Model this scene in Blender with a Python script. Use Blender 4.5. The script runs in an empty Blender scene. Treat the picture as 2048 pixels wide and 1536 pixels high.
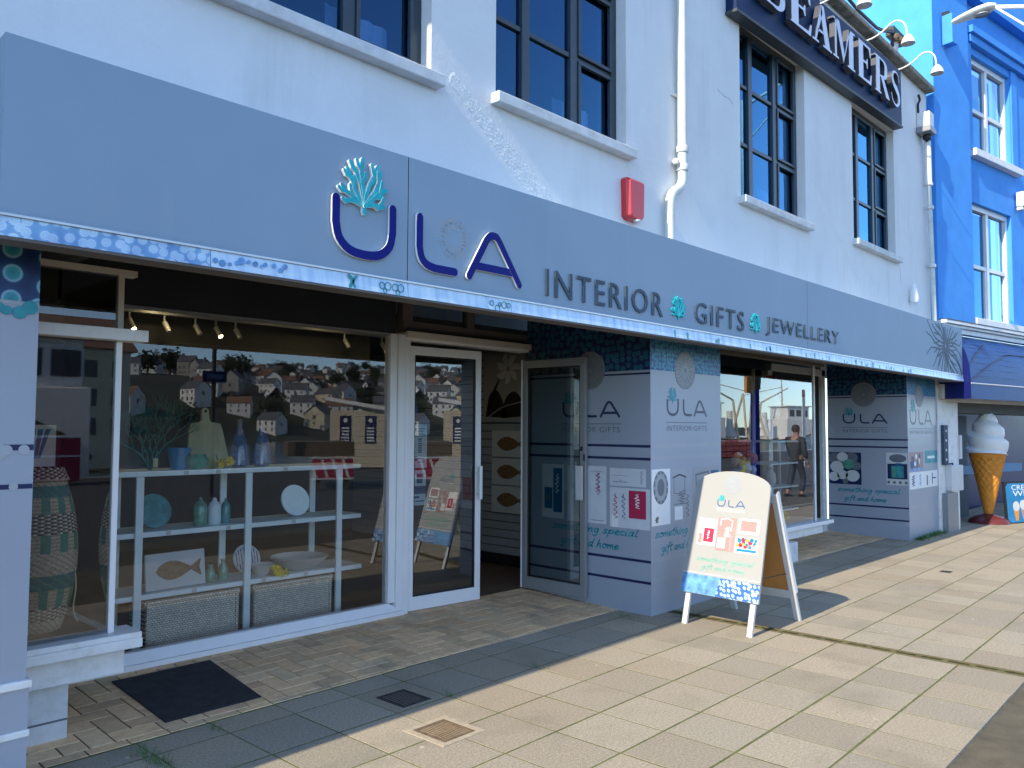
import bpy, bmesh, math, random
from mathutils import Vector, Matrix
from mathutils.geometry import tessellate_polygon
R = math.radians
V = Vector
scene = bpy.context.scene
COL = scene.collection
rng = random.Random(7)

# ---------------------------------------------------------------- camera
cam = bpy.data.cameras.new('camera')
cam.sensor_fit = 'HORIZONTAL'; cam.sensor_width = 36.0
cam.lens = 36.0 * 1622.15 / 2048.0
cam.clip_start = 0.05; cam.clip_end = 3000.0
cam_ob = bpy.data.objects.new('camera', cam); COL.objects.link(cam_ob)
YAW, PITCH, ROLL = 0.808351, 0.0529265, 0.0045427
_f = V((math.sin(YAW)*math.cos(PITCH), math.cos(YAW)*math.cos(PITCH), math.sin(PITCH)))
_r = V((math.cos(YAW), -math.sin(YAW), 0)); _u = _r.cross(_f)
_r2 = _r*math.cos(ROLL) + _u*math.sin(ROLL); _u2 = -_r*math.sin(ROLL) + _u*math.cos(ROLL)
cam_ob.matrix_world = Matrix(((_r2.x, _u2.x, -_f.x, 0), (_r2.y, _u2.y, -_f.y, 0), (_r2.z, _u2.z, -_f.z, 1.6), (0, 0, 0, 1)))
scene.camera = cam_ob

# ---------------------------------------------------------------- daylight
SUN_TRAVEL = V((1.45, 0.04, -1.0)).normalized()
SUN_EL = math.asin(-SUN_TRAVEL.z)
world = bpy.data.worlds.new('World'); scene.world = world; world.use_nodes = True
wn = world.node_tree; bg = wn.nodes['Background']
sky = wn.nodes.new('ShaderNodeTexSky'); sky.sky_type = 'NISHITA'; sky.sun_disc = False
sky.sun_elevation = SUN_EL; sky.sun_rotation = R(-91.1)
sky.air_density = 1.0; sky.dust_density = 0.0; sky.altitude = 1200.0; sky.ozone_density = 3.2
_tc = wn.nodes.new('ShaderNodeTexCoord'); _sx = wn.nodes.new('ShaderNodeSeparateXYZ'); _rp = wn.nodes.new('ShaderNodeValToRGB'); _mx = wn.nodes.new('ShaderNodeMix')
_rp.color_ramp.elements[0].position = .0; _rp.color_ramp.elements[0].color = (.46,.57,.68,1); _rp.color_ramp.elements[1].position = .32; _rp.color_ramp.elements[1].color = (1.0,.88,.80,1)
_e = _rp.color_ramp.elements.new(.50); _e.color = (.84,.66,.70,1); _e = _rp.color_ramp.elements.new(.85); _e.color = (1.0,.98,.84,1)
_mx.data_type = 'RGBA'; _mx.blend_type = 'MULTIPLY'; _mx.inputs[0].default_value = 1.0     # clear spring sky: blue right down to the horizon
wn.links.new(_tc.outputs['Generated'], _sx.inputs[0]); wn.links.new(_sx.outputs['Z'], _rp.inputs['Fac']); wn.links.new(sky.outputs['Color'], _mx.inputs[6]); wn.links.new(_rp.outputs['Color'], _mx.inputs[7])
wn.links.new(_mx.outputs[2], bg.inputs['Color']); bg.inputs['Strength'].default_value = 0.15
sun = bpy.data.lights.new('sun', 'SUN'); sun.energy = 2.0; sun.angle = R(0.5); sun.color = (1.0, 0.88, 0.68)
sun_ob = bpy.data.objects.new('sun', sun); COL.objects.link(sun_ob)
sun_ob.rotation_euler = SUN_TRAVEL.to_track_quat('-Z', 'Y').to_euler()
sun_ob.location = (-20, 0, 20)
scene.view_settings.view_transform = 'Standard'; scene.view_settings.look = 'None'
scene.view_settings.gamma = 1.0; scene.view_settings.exposure = 1.86
scene.cycles.max_bounces = 10; scene.cycles.transparent_max_bounces = 16
scene.cycles.diffuse_bounces = 4; scene.cycles.glossy_bounces = 5
scene.cycles.caustics_reflective = False; scene.cycles.caustics_refractive = False
scene.cycles.sample_clamp_indirect = 6.0

# ---------------------------------------------------------------- mesh helpers
class FR:
    """a flat frame: origin and in-plane axes u (right), v (up), n (out)"""
    def __init__(s, o, u, v):
        s.o = V(o); s.u = V(u).normalized(); s.v = V(v).normalized(); s.n = s.u.cross(s.v)
    def p(s, u, v, n=0.0): return s.o + s.u*u + s.v*v + s.n*n

def smooth(pts, k=5, closed=False):
    P = [V((p[0], p[1], p[2] if len(p) > 2 else 0)) for p in pts]
    out = []
    N = len(P)
    for i in range(N if closed else N-1):
        p0 = P[(i-1) % N] if closed or i > 0 else P[0]*2-P[1]
        p1, p2 = P[i], P[(i+1) % N]
        p3 = P[(i+2) % N] if closed or i+2 < N else P[-1]*2-P[-2]
        for j in range(k):
            t = j/k
            out.append(0.5*((2*p1)+(p2-p0)*t+(2*p0-5*p1+4*p2-p3)*t*t+(3*p1-p0-3*p2+p3)*t**3))
    if not closed: out.append(P[-1])
    n = len(pts[0])
    return [tuple(q)[:n] for q in out]

class MB:
    def __init__(s): s.v = []; s.f = []; s.m = []; s.c = []
    def face(s, pts, m=0, c=None):
        i = len(s.v); s.v += [V(p) for p in pts]; s.f.append(list(range(i, i+len(pts)))); s.m.append(m); s.c.append(c)
    def idx(s, verts, faces, m=0, c=None):
        i = len(s.v); s.v += [V(p) for p in verts]
        for f in faces: s.f.append([i+k for k in f]); s.m.append(m); s.c.append(c)
    def box(s, x0, x1, y0, y1, z0, z1, m=0, c=None):
        vs = [(x0,y0,z0),(x1,y0,z0),(x1,y1,z0),(x0,y1,z0),(x0,y0,z1),(x1,y0,z1),(x1,y1,z1),(x0,y1,z1)]
        s.idx(vs, [(0,3,2,1),(4,5,6,7),(0,1,5,4),(1,2,6,5),(2,3,7,6),(3,0,4,7)], m, c); return s
    def fbox(s, fr, u0, u1, v0, v1, n0, n1, m=0, c=None):
        vs = [fr.p(*q) for q in ((u0,v0,n0),(u1,v0,n0),(u1,v1,n0),(u0,v1,n0),(u0,v0,n1),(u1,v0,n1),(u1,v1,n1),(u0,v1,n1))]
        s.idx(vs, [(0,3,2,1),(4,5,6,7),(0,1,5,4),(1,2,6,5),(2,3,7,6),(3,0,4,7)], m, c); return s
    def hexa(s, b, t, m=0, c=None):
        s.idx(list(b)+list(t), [(0,3,2,1),(4,5,6,7),(0,1,5,4),(1,2,6,5),(2,3,7,6),(3,0,4,7)], m, c); return s
    def bar(s, a, b, w, h, up=(0,0,1), m=0, c=None):
        a, b = V(a), V(b); d = (b-a).normalized(); x = d.cross(V(up)).normalized(); y = x.cross(d)
        B = [a+x*i*w/2+y*j*h/2 for i, j in ((-1,-1),(1,-1),(1,1),(-1,1))]
        T = [p+(b-a) for p in B]
        return s.hexa(B, T, m, c)
    def tube(s, pts, r, n=10, m=0, c=None, cap=True):
        P = [V(p) for p in pts]; L = len(P)
        rr = r if isinstance(r, (list, tuple)) else [r]*L
        ref = None; rings = []
        for i in range(L):
            d = (P[min(i+1, L-1)]-P[max(i-1, 0)]).normalized()
            if ref is None: ref = V((0,0,1)) if abs(d.z) < .9 else V((1,0,0))
            x = d.cross(ref).normalized(); y = x.cross(d); ref = y
            rings.append([P[i]+(x*math.cos(2*math.pi*k/n)+y*math.sin(2*math.pi*k/n))*rr[i] for k in range(n)])
        vs = [p for q in rings for p in q]; fs = []
        for i in range(L-1):
            for k in range(n):
                a = i*n+k; b = i*n+(k+1) % n; fs.append((a, b, b+n, a+n))
        if cap: fs += [tuple(range(n-1, -1, -1)), tuple(range((L-1)*n, L*n))]
        s.idx(vs, fs, m, c); return s
    def lathe(s, prof, cen=(0,0,0), n=24, m=0, c=None, cap=True, rowcol=None):
        cx, cy, cz = cen; vs = []
        for r, z in prof:
            for k in range(n):
                a = 2*math.pi*k/n; vs.append((cx+r*math.cos(a), cy+r*math.sin(a), cz+z))
        base = len(s.v); s.v += [V(p) for p in vs]
        for i in range(len(prof)-1):
            for k in range(n):
                a = i*n+k; b = i*n+(k+1) % n
                s.f.append([base+q for q in (a, b, b+n, a+n)]); s.m.append(m)
                s.c.append(rowcol(i, k) if rowcol else c)
        if cap:
            s.f.append([base+k for k in range(n-1, -1, -1)]); s.m.append(m); s.c.append(c)
            s.f.append([base+(len(prof)-1)*n+k for k in range(n)]); s.m.append(m); s.c.append(c)
        return s
    def prism(s, fr, poly, n0, n1, m=0, ms=None, c=None):
        P = [V((p[0], p[1], 0)) for p in poly]
        ar = sum(P[i].x*P[(i+1) % len(P)].y-P[(i+1) % len(P)].x*P[i].y for i in range(len(P)))
        if ar < 0: P.reverse()
        N = len(P); tri = tessellate_polygon([P])
        top = [fr.p(p.x, p.y, n1) for p in P]; bot = [fr.p(p.x, p.y, n0) for p in P]
        fixed = []
        for t in tri:
            a, b, d = (P[i] for i in t)
            fixed.append(t if (b-a).cross(d-a).z > 0 else (t[0], t[2], t[1]))
        s.idx(top, fixed, m, c)
        if n1-n0 > 0:
            i = len(s.v); s.v += top+bot
            for k in range(N):
                s.f.append([i+k, i+N+k, i+N+(k+1) % N, i+(k+1) % N]); s.m.append(m if ms is None else ms); s.c.append(c)
        return s
    def disc(s, fr, u, v, r, n0, n1, n=20, m=0, ms=None, ry=None, c=None):
        ry = ry or r
        return s.prism(fr, [(u+r*math.cos(2*math.pi*k/n), v+ry*math.sin(2*math.pi*k/n)) for k in range(n)], n0, n1, m, ms, c)
    def ribbon(s, fr, pts, w, n0, n1, m=0, ms=None, cap=5, c=None):
        P = [V((p[0], p[1], 0)) for p in pts]; L = len(P)
        W = w if isinstance(w, (list, tuple)) else [w]*L
        left = []; right = []
        for i in range(L):
            d0 = (P[i]-P[i-1]).normalized() if i > 0 else (P[1]-P[0]).normalized()
            d1 = (P[i+1]-P[i]).normalized() if i < L-1 else d0
            d = (d0+d1); d = d.normalized() if d.length > 1e-6 else d1
            k = 1/max(.5, d.dot(d0)); q = V((-d.y, d.x, 0))*(W[i]/2*k)
            left.append(P[i]+q); right.append(P[i]-q)
        def arc(i, d):
            q = V((-d.y, d.x, 0))*(W[i]/2); dd = d*(W[i]/2)
            return [P[i]+q*math.cos(t)+dd*math.sin(t) for t in [math.pi*j/(cap+1) for j in range(1, cap+1)]]
        e = arc(L-1, (P[-1]-P[-2]).normalized()); b = arc(0, (P[0]-P[1]).normalized())
        if not cap: e = []; b = []
        out = left+e+right[::-1]+b          # clockwise outline
        T = lambda p, n: fr.p(p.x, p.y, n)
        for i in range(L-1): s.face([T(left[i], n1), T(right[i], n1), T(right[i+1], n1), T(left[i+1], n1)], m, c)
        if cap:
            s.face([T(p, n1) for p in [right[-1]]+e[::-1]+[left[-1]]], m, c)
            s.face([T(p, n1) for p in [left[0]]+b[::-1]+[right[0]]], m, c)
        if n1-n0 > 1e-6:
            for i in range(len(out)):
                p, q = out[i], out[(i+1) % len(out)]
                s.face([T(p, n0), T(p, n1), T(q, n1), T(q, n0)], m if ms is None else ms, c)
        return s
    def text(s, fr, txt, u0, v0, w, h, n0, n1, m=0, ms=None, sp=1.0):
        key = (txt, n1-n0 > .002, sp)
        if key not in _TXT:
            cu = bpy.data.curves.new('t', 'FONT'); cu.body = txt; cu.resolution_u = 3; cu.space_character = sp
            cu.extrude = .5 if n1-n0 > .002 else 0
            o = bpy.data.objects.new('t', cu); COL.objects.link(o)
            bpy.context.view_layer.update()
            me = bpy.data.meshes.new_from_object(o.evaluated_get(bpy.context.evaluated_depsgraph_get()))
            _TXT[key] = ([tuple(v.co) for v in me.vertices], [(tuple(p.vertices), abs(p.normal.z) > .9) for p in me.polygons])
            bpy.data.objects.remove(o); bpy.data.meshes.remove(me); bpy.data.curves.remove(cu)
        vs, fs = _TXT[key]
        xs = [v[0] for v in vs]; ys = [v[1] for v in vs]; x0, x1, y0, y1 = min(xs), max(xs), min(ys), max(ys)
        i = len(s.v); flat = n1-n0 <= .002
        for x, y, z in vs:
            s.v.append(fr.p(u0+(x-x0)/(x1-x0)*w, v0+(y-y0)/(y1-y0)*h, n1 if flat else n0+(z+.5)*(n1-n0)))
        for f, top in fs: s.f.append([i+k for k in f]); s.m.append(m if top or ms is None else ms); s.c.append(None)
        return s
    def build(s, name, mats, parent=None, smooth=False, bevel=0, recalc=False, sub=0):
        off = V((0,0,0))
        if parent is not None:
            q = parent
            while q is not None: off = off+q.location; q = q.parent
        me = bpy.data.meshes.new(name)
        me.from_pydata([tuple(p-off) for p in s.v], [], s.f)
        if not isinstance(mats, (list, tuple)): mats = [mats]
        for mt in mats: me.materials.append(mt)
        me.polygons.foreach_set('material_index', [min(k, len(mats)-1) for k in s.m])
        if any(c is not None for c in s.c):
            at = me.color_attributes.new('col', 'FLOAT_COLOR', 'CORNER'); dat = []
            for f, c in zip(s.f, s.c):
                c = c or (1,1,1)
                dat += [c[0], c[1], c[2], 1.0]*len(f)
            at.data.foreach_set('color', dat)
        if recalc or smooth:
            bm = bmesh.new(); bm.from_mesh(me)
            if smooth: bmesh.ops.remove_doubles(bm, verts=bm.verts, dist=1e-5)
            bmesh.ops.recalc_face_normals(bm, faces=bm.faces); bm.to_mesh(me); bm.free()
        if smooth:
            me.polygons.foreach_set('use_smooth', [True]*len(me.polygons))
            try: me.set_sharp_from_angle(angle=R(40))
            except Exception: pass
        me.update()
        o = bpy.data.objects.new(name, me); COL.objects.link(o)
        if parent is not None: o.parent = parent
        if bevel:
            b = o.modifiers.new('bevel', 'BEVEL'); b.width = bevel; b.segments = 2; b.limit_method = 'ANGLE'; b.angle_limit = R(50)
        if sub:
            b = o.modifiers.new('sub', 'SUBSURF'); b.levels = sub; b.render_levels = sub
        return o
_TXT = {}

def thing(name, label, cat, loc=(0,0,0), group=None):
    o = bpy.data.objects.new(name, None); COL.objects.link(o); o.location = loc
    o.empty_display_size = .1
    o['label'] = label; o['category'] = cat
    if group: o['group'] = group
    return o
def tag(o, label, cat, group=None):
    o['label'] = label; o['category'] = cat
    if group: o['group'] = group
    return o
def struct(o, kind='structure'): o['kind'] = kind; return o
def dup(root, loc, label=None, rotz=0.0, scale=None):
    r = root.copy(); COL.objects.link(r); r.location = loc; r.rotation_euler = (0, 0, rotz)
    if scale: r.scale = scale
    if label: r['label'] = label
    for ch in list(root.children):
        c = ch.copy(); COL.objects.link(c); c.parent = r
        for g in list(ch.children):
            d = g.copy(); COL.objects.link(d); d.parent = c
    return r

# ---------------------------------------------------------------- materials
def _nt(name):
    m = bpy.data.materials.new(name); m.use_nodes = True
    t = m.node_tree; return m, t, t.nodes['Principled BSDF']
def lk(t, a, b): t.links.new(a, b)
def noise(t, scale, detail=4, rough=.55, stretch=None):
    tc = t.nodes.new('ShaderNodeTexCoord'); n = t.nodes.new('ShaderNodeTexNoise')
    n.inputs['Scale'].default_value = scale; n.inputs['Detail'].default_value = detail; n.inputs['Roughness'].default_value = rough
    if stretch:
        mp = t.nodes.new('ShaderNodeMapping'); mp.inputs['Scale'].default_value = stretch
        lk(t, tc.outputs['Object'], mp.inputs['Vector']); lk(t, mp.outputs['Vector'], n.inputs['Vector'])
    else: lk(t, tc.outputs['Object'], n.inputs['Vector'])
    return n
def ramp(t, stops, src, interp='LINEAR'):
    r = t.nodes.new('ShaderNodeValToRGB'); r.color_ramp.interpolation = interp
    e = r.color_ramp.elements
    while len(e) < len(stops): e.new(.5)
    for k, (p, c) in enumerate(stops): e[k].position = p; e[k].color = (c[0], c[1], c[2], 1)
    lk(t, src, r.inputs['Fac']); return r
def mixc(t, a, b, fac, mode='MIX'):
    m = t.nodes.new('ShaderNodeMix'); m.data_type = 'RGBA'; m.blend_type = mode
    for s, x in ((6, a), (7, b), (0, fac)):
        if hasattr(x, 'links'): lk(t, x, m.inputs[s])
        elif s == 0: m.inputs[0].default_value = x
        else: m.inputs[s].default_value = (x[0], x[1], x[2], 1)
    return m.outputs[2]
def sc(c, k): return tuple(min(1, x*k) for x in c)
def mk(name, col, rough=.6, metal=0.0, var=.12, vs=3.0, bump=0.0, bs=80.0, dirt=None, ds=1.2, attr=False, spec=.5, coat=0, stretch=None, bdist=.01):
    m, t, b = _nt(name)
    n = noise(t, vs, 5, .6, stretch)
    r = ramp(t, [(.3, sc(col, 1-var)), (.7, sc(col, 1+var))], n.outputs['Fac'])
    out = r.outputs['Color']
    if dirt:
        n2 = noise(t, ds, 6, .65); r2 = ramp(t, [(.52, (0,0,0)), (.75, (1,1,1))], n2.outputs['Fac'])
        mul = t.nodes.new('ShaderNodeMath'); mul.operation = 'MULTIPLY'; mul.inputs[1].default_value = .7
        lk(t, r2.outputs['Color'], mul.inputs[0]); out = mixc(t, out, dirt, mul.outputs[0])
    if attr:
        a = t.nodes.new('ShaderNodeAttribute'); a.attribute_name = 'col'
        out = mixc(t, out, a.outputs['Color'], 1.0, 'MULTIPLY')
    lk(t, out, b.inputs['Base Color'])
    b.inputs['Roughness'].default_value = rough; b.inputs['Metallic'].default_value = metal
    b.inputs['Specular IOR Level'].default_value = spec; b.inputs['Coat Weight'].default_value = coat
    if bump:
        n3 = noise(t, bs, 6, .6); bp = t.nodes.new('ShaderNodeBump'); bp.inputs['Strength'].default_value = bump; bp.inputs['Distance'].default_value = bdist
        lk(t, n3.outputs['Fac'], bp.inputs['Height']); lk(t, bp.outputs['Normal'], b.inputs['Normal'])
    return m
def glass(name, boost=1.9, tint=(.985,.995,.99), ior=1.5, wob=.0, gcol=(1,1,1)):
    m = bpy.data.materials.new(name); m.use_nodes = True; t = m.node_tree; t.nodes.clear()
    o = t.nodes.new('ShaderNodeOutputMaterial'); mx = t.nodes.new('ShaderNodeMixShader')
    tr = t.nodes.new('ShaderNodeBsdfTransparent'); tr.inputs['Color'].default_value = (*tint, 1)
    gl = t.nodes.new('ShaderNodeBsdfGlossy'); gl.inputs['Roughness'].default_value = .0; gl.inputs['Color'].default_value = (*gcol, 1)
    fn = t.nodes.new('ShaderNodeFresnel'); fn.inputs['IOR'].default_value = ior
    mu = t.nodes.new('ShaderNodeMath'); mu.operation = 'MULTIPLY'; mu.inputs[1].default_value = boost; mu.use_clamp = True
    lk(t, fn.outputs[0], mu.inputs[0]); lk(t, mu.outputs[0], mx.inputs[0]); lk(t, tr.outputs[0], mx.inputs[1]); lk(t, gl.outputs[0], mx.inputs[2])
    if wob:
        n = noise(t, 1.3, 1, .4); bp = t.nodes.new('ShaderNodeBump'); bp.inputs['Strength'].default_value = wob; bp.inputs['Distance'].default_value = .01
        lk(t, n.outputs['Fac'], bp.inputs['Height']); lk(t, bp.outputs['Normal'], gl.inputs['Normal']); lk(t, bp.outputs['Normal'], fn.inputs['Normal'])
    lk(t, mx.outputs[0], o.inputs['Surface']); return m
def emit(name, col, s):
    m, t, b = _nt(name); b.inputs['Base Color'].default_value = (*col, 1)
    b.inputs['Emission Color'].default_value = (*col, 1); b.inputs['Emission Strength'].default_value = s; return m
def bubbles(name, scale, stops, rough=.45, stretch=(1,1,1), metal=0):
    m, t, b = _nt(name)
    tc = t.nodes.new('ShaderNodeTexCoord'); mp = t.nodes.new('ShaderNodeMapping'); mp.inputs['Scale'].default_value = stretch
    vo = t.nodes.new('ShaderNodeTexVoronoi'); vo.voronoi_dimensions = '2D'; vo.inputs['Scale'].default_value = scale; vo.inputs['Randomness'].default_value = .62
    lk(t, tc.outputs['Object'], mp.inputs['Vector']); sp_ = t.nodes.new('ShaderNodeSeparateXYZ'); cb_ = t.nodes.new('ShaderNodeCombineXYZ'); sb_ = t.nodes.new('ShaderNodeMath'); sb_.operation = 'SUBTRACT'
    lk(t, mp.outputs['Vector'], sp_.inputs[0]); lk(t, sp_.outputs[0], sb_.inputs[0]); lk(t, sp_.outputs[1], sb_.inputs[1]); lk(t, sb_.outputs[0], cb_.inputs[0]); lk(t, sp_.outputs[2], cb_.inputs[1]); lk(t, cb_.outputs[0], vo.inputs['Vector'])
    r = ramp(t, stops, vo.outputs['Distance'])
    n = noise(t, 6, 3); rr = ramp(t, [(.35, (.55,.6,.75)), (.65, (1.0,1.0,1.0))], n.outputs['Fac'])
    lk(t, mixc(t, r.outputs['Color'], rr.outputs['Color'], 1.0, 'MULTIPLY'), b.inputs['Base Color'])
    b.inputs['Roughness'].default_value = rough; b.inputs['Metallic'].default_value = metal
    return m
M = {}
def weather(name, base, streak, amt, rough, bump, bs, spec=.5, sx=5.0, var=.03, patch=None):
    # painted surface with fine vertical water streaks and faint stains
    m = mk(name, base, rough, var=var, vs=1.4, bump=bump, bs=bs, dirt=patch, ds=1.1, spec=spec)
    t = m.node_tree; b = t.nodes['Principled BSDF']; src = b.inputs['Base Color'].links[0].from_socket
    n = noise(t, 1.0, 6, .7, (sx, sx, .35)); r = ramp(t, [(.50,(0,0,0)),(.78,(1,1,1))], n.outputs['Fac'])
    n2 = noise(t, .8, 3, .5); r2 = ramp(t, [(.42,(0,0,0)),(.62,(1,1,1))], n2.outputs['Fac'])
    mu = t.nodes.new('ShaderNodeMath'); mu.operation = 'MULTIPLY'; lk(t, r.outputs['Color'], mu.inputs[0]); lk(t, r2.outputs['Color'], mu.inputs[1])
    mv = t.nodes.new('ShaderNodeMath'); mv.operation = 'MULTIPLY'; mv.inputs[1].default_value = amt; lk(t, mu.outputs[0], mv.inputs[0])
    lk(t, mixc(t, src, streak, mv.outputs[0]), b.inputs['Base Color']); return m
M['render_wall'] = weather('white_render', (.78,.78,.775), (.50,.50,.47), .5, .85, .4, 32, sx=3.5, var=.035, patch=(.69,.69,.67))
M['patch'] = mk('sun_streak_plaster', (.80,.80,.78), .9, var=.04, vs=14)  # pale plaster for the lumps that stand for streaks of sunlight
M['road_far'] = mk('road_asphalt', (.055,.052,.048), .95, var=.3, vs=5)
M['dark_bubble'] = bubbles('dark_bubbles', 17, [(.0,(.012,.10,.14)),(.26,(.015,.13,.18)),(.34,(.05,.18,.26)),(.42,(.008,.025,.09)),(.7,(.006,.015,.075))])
M['stone_sill'] = mk('painted_sill', (.66,.67,.67), .7, var=.12, vs=9, bump=.3, bs=60, dirt=(.45,.46,.44), ds=5)
M['white'] = mk('white_gloss', (.80,.80,.79), .38, var=.03, vs=5, bump=.03, bs=30)
M['white_worn'] = mk('white_worn', (.76,.76,.74), .5, var=.06, vs=9, dirt=(.5,.47,.42), ds=7, bump=.12, bs=50)
M['cream'] = mk('cream_frame', (.60,.54,.45), .5, var=.06, vs=4)
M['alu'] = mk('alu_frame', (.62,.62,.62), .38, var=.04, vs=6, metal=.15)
M['alu_dark'] = mk('alu_grey', (.27,.275,.28), .38, var=.05, vs=6, metal=.2)  # darker grey metal, one even colour
M['anthra'] = mk('dark_window_frame', (.033,.052,.066), .35, var=.1, vs=8)
M['fascia'] = weather('fascia_grey', (.27,.365,.46), (.33,.42,.50), .45, .62, .012, 3, spec=.28, sx=6, var=.03)
M['fascia_trim'] = mk('fascia_trim', (.55,.56,.56), .3, var=.05, vs=6, metal=.5)
M['panel_grey'] = mk('panel_vinyl', (.33,.36,.415), .35, var=.03, vs=1.5, spec=.5)
M['navy'] = mk('navy_print', (.008,.016,.075), .35, var=.1, vs=9)
M['navy_letter'] = mk('navy_acrylic', (.002,.008,.17), .5, var=.05, vs=9, spec=.15)
M['white_edge'] = mk('white_letter_edge', (.85,.85,.84), .4, var=.02)
M['teal'] = mk('teal_acrylic', (.012,.42,.48), .45, var=.2, vs=9, spec=.25)
M['teal_print'] = mk('teal_print', (.02,.26,.31), .4, var=.25, vs=9)
M['grey_letter'] = mk('grey_letter', (.055,.085,.12), .55, var=.1, vs=9, spec=.2)
M['grey_print'] = mk('grey_print', (.13,.145,.17), .5, var=.06)
M['fan_disc'] = mk('fan_disc', (.20,.205,.22), .45, var=.08)
M['fan_line'] = mk('fan_line', (.36,.38,.41), .4, var=.06)
M['ghost'] = mk('ghost_print', (.33,.35,.365), .5, var=.04)
M['soffit'] = mk('black_soffit', (.010,.012,.014), .55, var=.3, vs=3)
M['brown_trim'] = mk('brown_trim', (.11,.095,.08), .6, var=.1)
M['band_streak'] = None
def streak():
    m, t, b = _nt('band_print')
    n = noise(t, 9, 3, .5, (1.6, 1, .12)); r = ramp(t, [(.3, (.30,.50,.74)), (.5, (.56,.74,.90)), (.7, (.72,.84,.92))], n.outputs['Fac'])
    lk(t, r.outputs['Color'], b.inputs['Base Color']); b.inputs['Roughness'].default_value = .3; return m
M['band_streak'] = streak()
M['band_bubble'] = bubbles('band_bubbles', 21, [(.0,(.62,.82,.92)),(.30,(.52,.74,.88)),(.36,(.75,.88,.95)),(.43,(.30,.52,.74)),(.62,(.22,.44,.68))])
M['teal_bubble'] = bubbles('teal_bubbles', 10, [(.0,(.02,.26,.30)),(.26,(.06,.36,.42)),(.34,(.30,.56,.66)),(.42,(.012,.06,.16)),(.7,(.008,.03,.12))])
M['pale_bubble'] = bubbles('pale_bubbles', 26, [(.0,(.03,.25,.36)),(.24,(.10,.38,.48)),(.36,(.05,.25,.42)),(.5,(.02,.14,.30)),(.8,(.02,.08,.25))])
M['board_bubble'] = bubbles('board_bubbles', 30, [(.0,(.50,.70,.88)),(.22,(.30,.52,.80)),(.34,(.72,.84,.93)),(.42,(.05,.17,.45)),(.7,(.04,.16,.46))])
M['sea_print'] = mk('sea_print', (.13,.32,.62), .4, var=.45, vs=16)
M['glass'] = glass('shop_glass', 2.1)
M['glass_up'] = glass('upper_glass', 3.0, (.50,.68,.92), wob=.15, gcol=(.20,.54,.92))
M['glass_door'] = glass('door_glass', 3.0, (.72,.80,.80))
M['dark_room'] = mk('dark_room', (.02,.024,.03), .9)
M['slab'] = mk('concrete_slab', (.36,.306,.225), .9, var=.30, vs=75, bump=.8, bs=150, attr=True, dirt=(.235,.205,.15), ds=1.7, bdist=.008)
M['moss'] = mk('mossy_joint', (.115,.12,.035), .95, var=.45, vs=9, bump=.4, bs=90)
M['brick'] = mk('clay_paver', (.74,.50,.28), .8, var=.15, vs=22, bump=.4, bs=120, attr=True, dirt=(.30,.235,.16), ds=2.2, bdist=.004)
M['joint'] = mk('dark_joint', (.06,.052,.042), .95, var=.3, vs=20)
M['asphalt'] = mk('asphalt', (.115,.095,.062), .95, var=.35, vs=5, bump=.9, bs=130, dirt=(.075,.08,.035), ds=1.3)
M['mat'] = mk('rubber_mat', (.020,.021,.025), .9, var=.45, vs=18, bump=.6, bs=260)
M['iron'] = mk('cast_iron', (.035,.035,.038), .6, var=.3, vs=20, bump=.3, bs=200, metal=.3)
M['rust'] = mk('rusty_iron', (.145,.10,.06), .8, var=.35, vs=26, bump=.4, bs=160)
M['rust_dark'] = mk('rusty_dark', (.045,.034,.024), .9, var=.4, vs=26)
M['conc_pale'] = mk('pale_mortar', (.40,.33,.24), .95, var=.15, vs=30, bump=.4, bs=120)
M['blue_wall'] = mk('blue_masonry', (.055,.30,.78), .75, var=.08, vs=2.2, bump=.35, bs=40, dirt=(.075,.34,.78), ds=2.0)
M['blue_dark'] = mk('navy_vinyl', (.004,.008,.10), .35, var=.2)
M['awning'] = mk('awning_vinyl', (.010,.055,.20), .42, var=.10, vs=3, spec=.2)
M['moss_stone'] = mk('mossy_coping', (.30,.27,.22), .95, var=.45, vs=11, bump=.8, bs=40, dirt=(.10,.115,.06), ds=6, bdist=.03)
M['sign_navy'] = mk('sign_board', (.004,.022,.075), .5, var=.2, vs=2, spec=.2)
M['sign_edge'] = mk('sign_edge', (.05,.055,.06), .5, var=.2)
M['lilac'] = mk('letter_face', (.62,.68,.80), .35, var=.04)
M['letter_side'] = mk('letter_side', (.07,.075,.095), .5, var=.1)
M['red'] = mk('alarm_red', (.62,.035,.04), .35, var=.05)
M['pipe'] = mk('painted_pipe', (.60,.63,.60), .5, var=.08, vs=6, dirt=(.36,.37,.33), ds=5)
M['black'] = mk('black_cable', (.012,.012,.013), .5)
M['pink'] = mk('crimson_card', (.45,.02,.075), .5, var=.08)
M['pale_card'] = mk('pale_card', (.62,.64,.68), .5, var=.06, vs=7)
M['blue_card'] = mk('teal_card', (.01,.11,.22), .5, var=.15)
M['board_white'] = mk('board_print', (.35,.352,.345), .45, var=.015, vs=4)
M['pink_pale'] = mk('pale_pink_card', (.38,.25,.235), .5, var=.08, vs=8)
M['board_back'] = mk('plywood_orange', (.42,.19,.05), .6, var=.2, vs=5, stretch=(1,1,.2))
M['cone'] = mk('wafer_cone', (.62,.24,.025), .55, var=.15, vs=12)
M['icecream'] = mk('soft_ice', (.80,.80,.76), .45, var=.03, vs=4)
M['maroon'] = mk('maroon_base', (.13,.025,.022), .3, var=.1)
M['shelf'] = mk('shelf_paint', (.80,.92,.92), .5, var=.05, vs=5)
M['wicker'] = None
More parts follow.
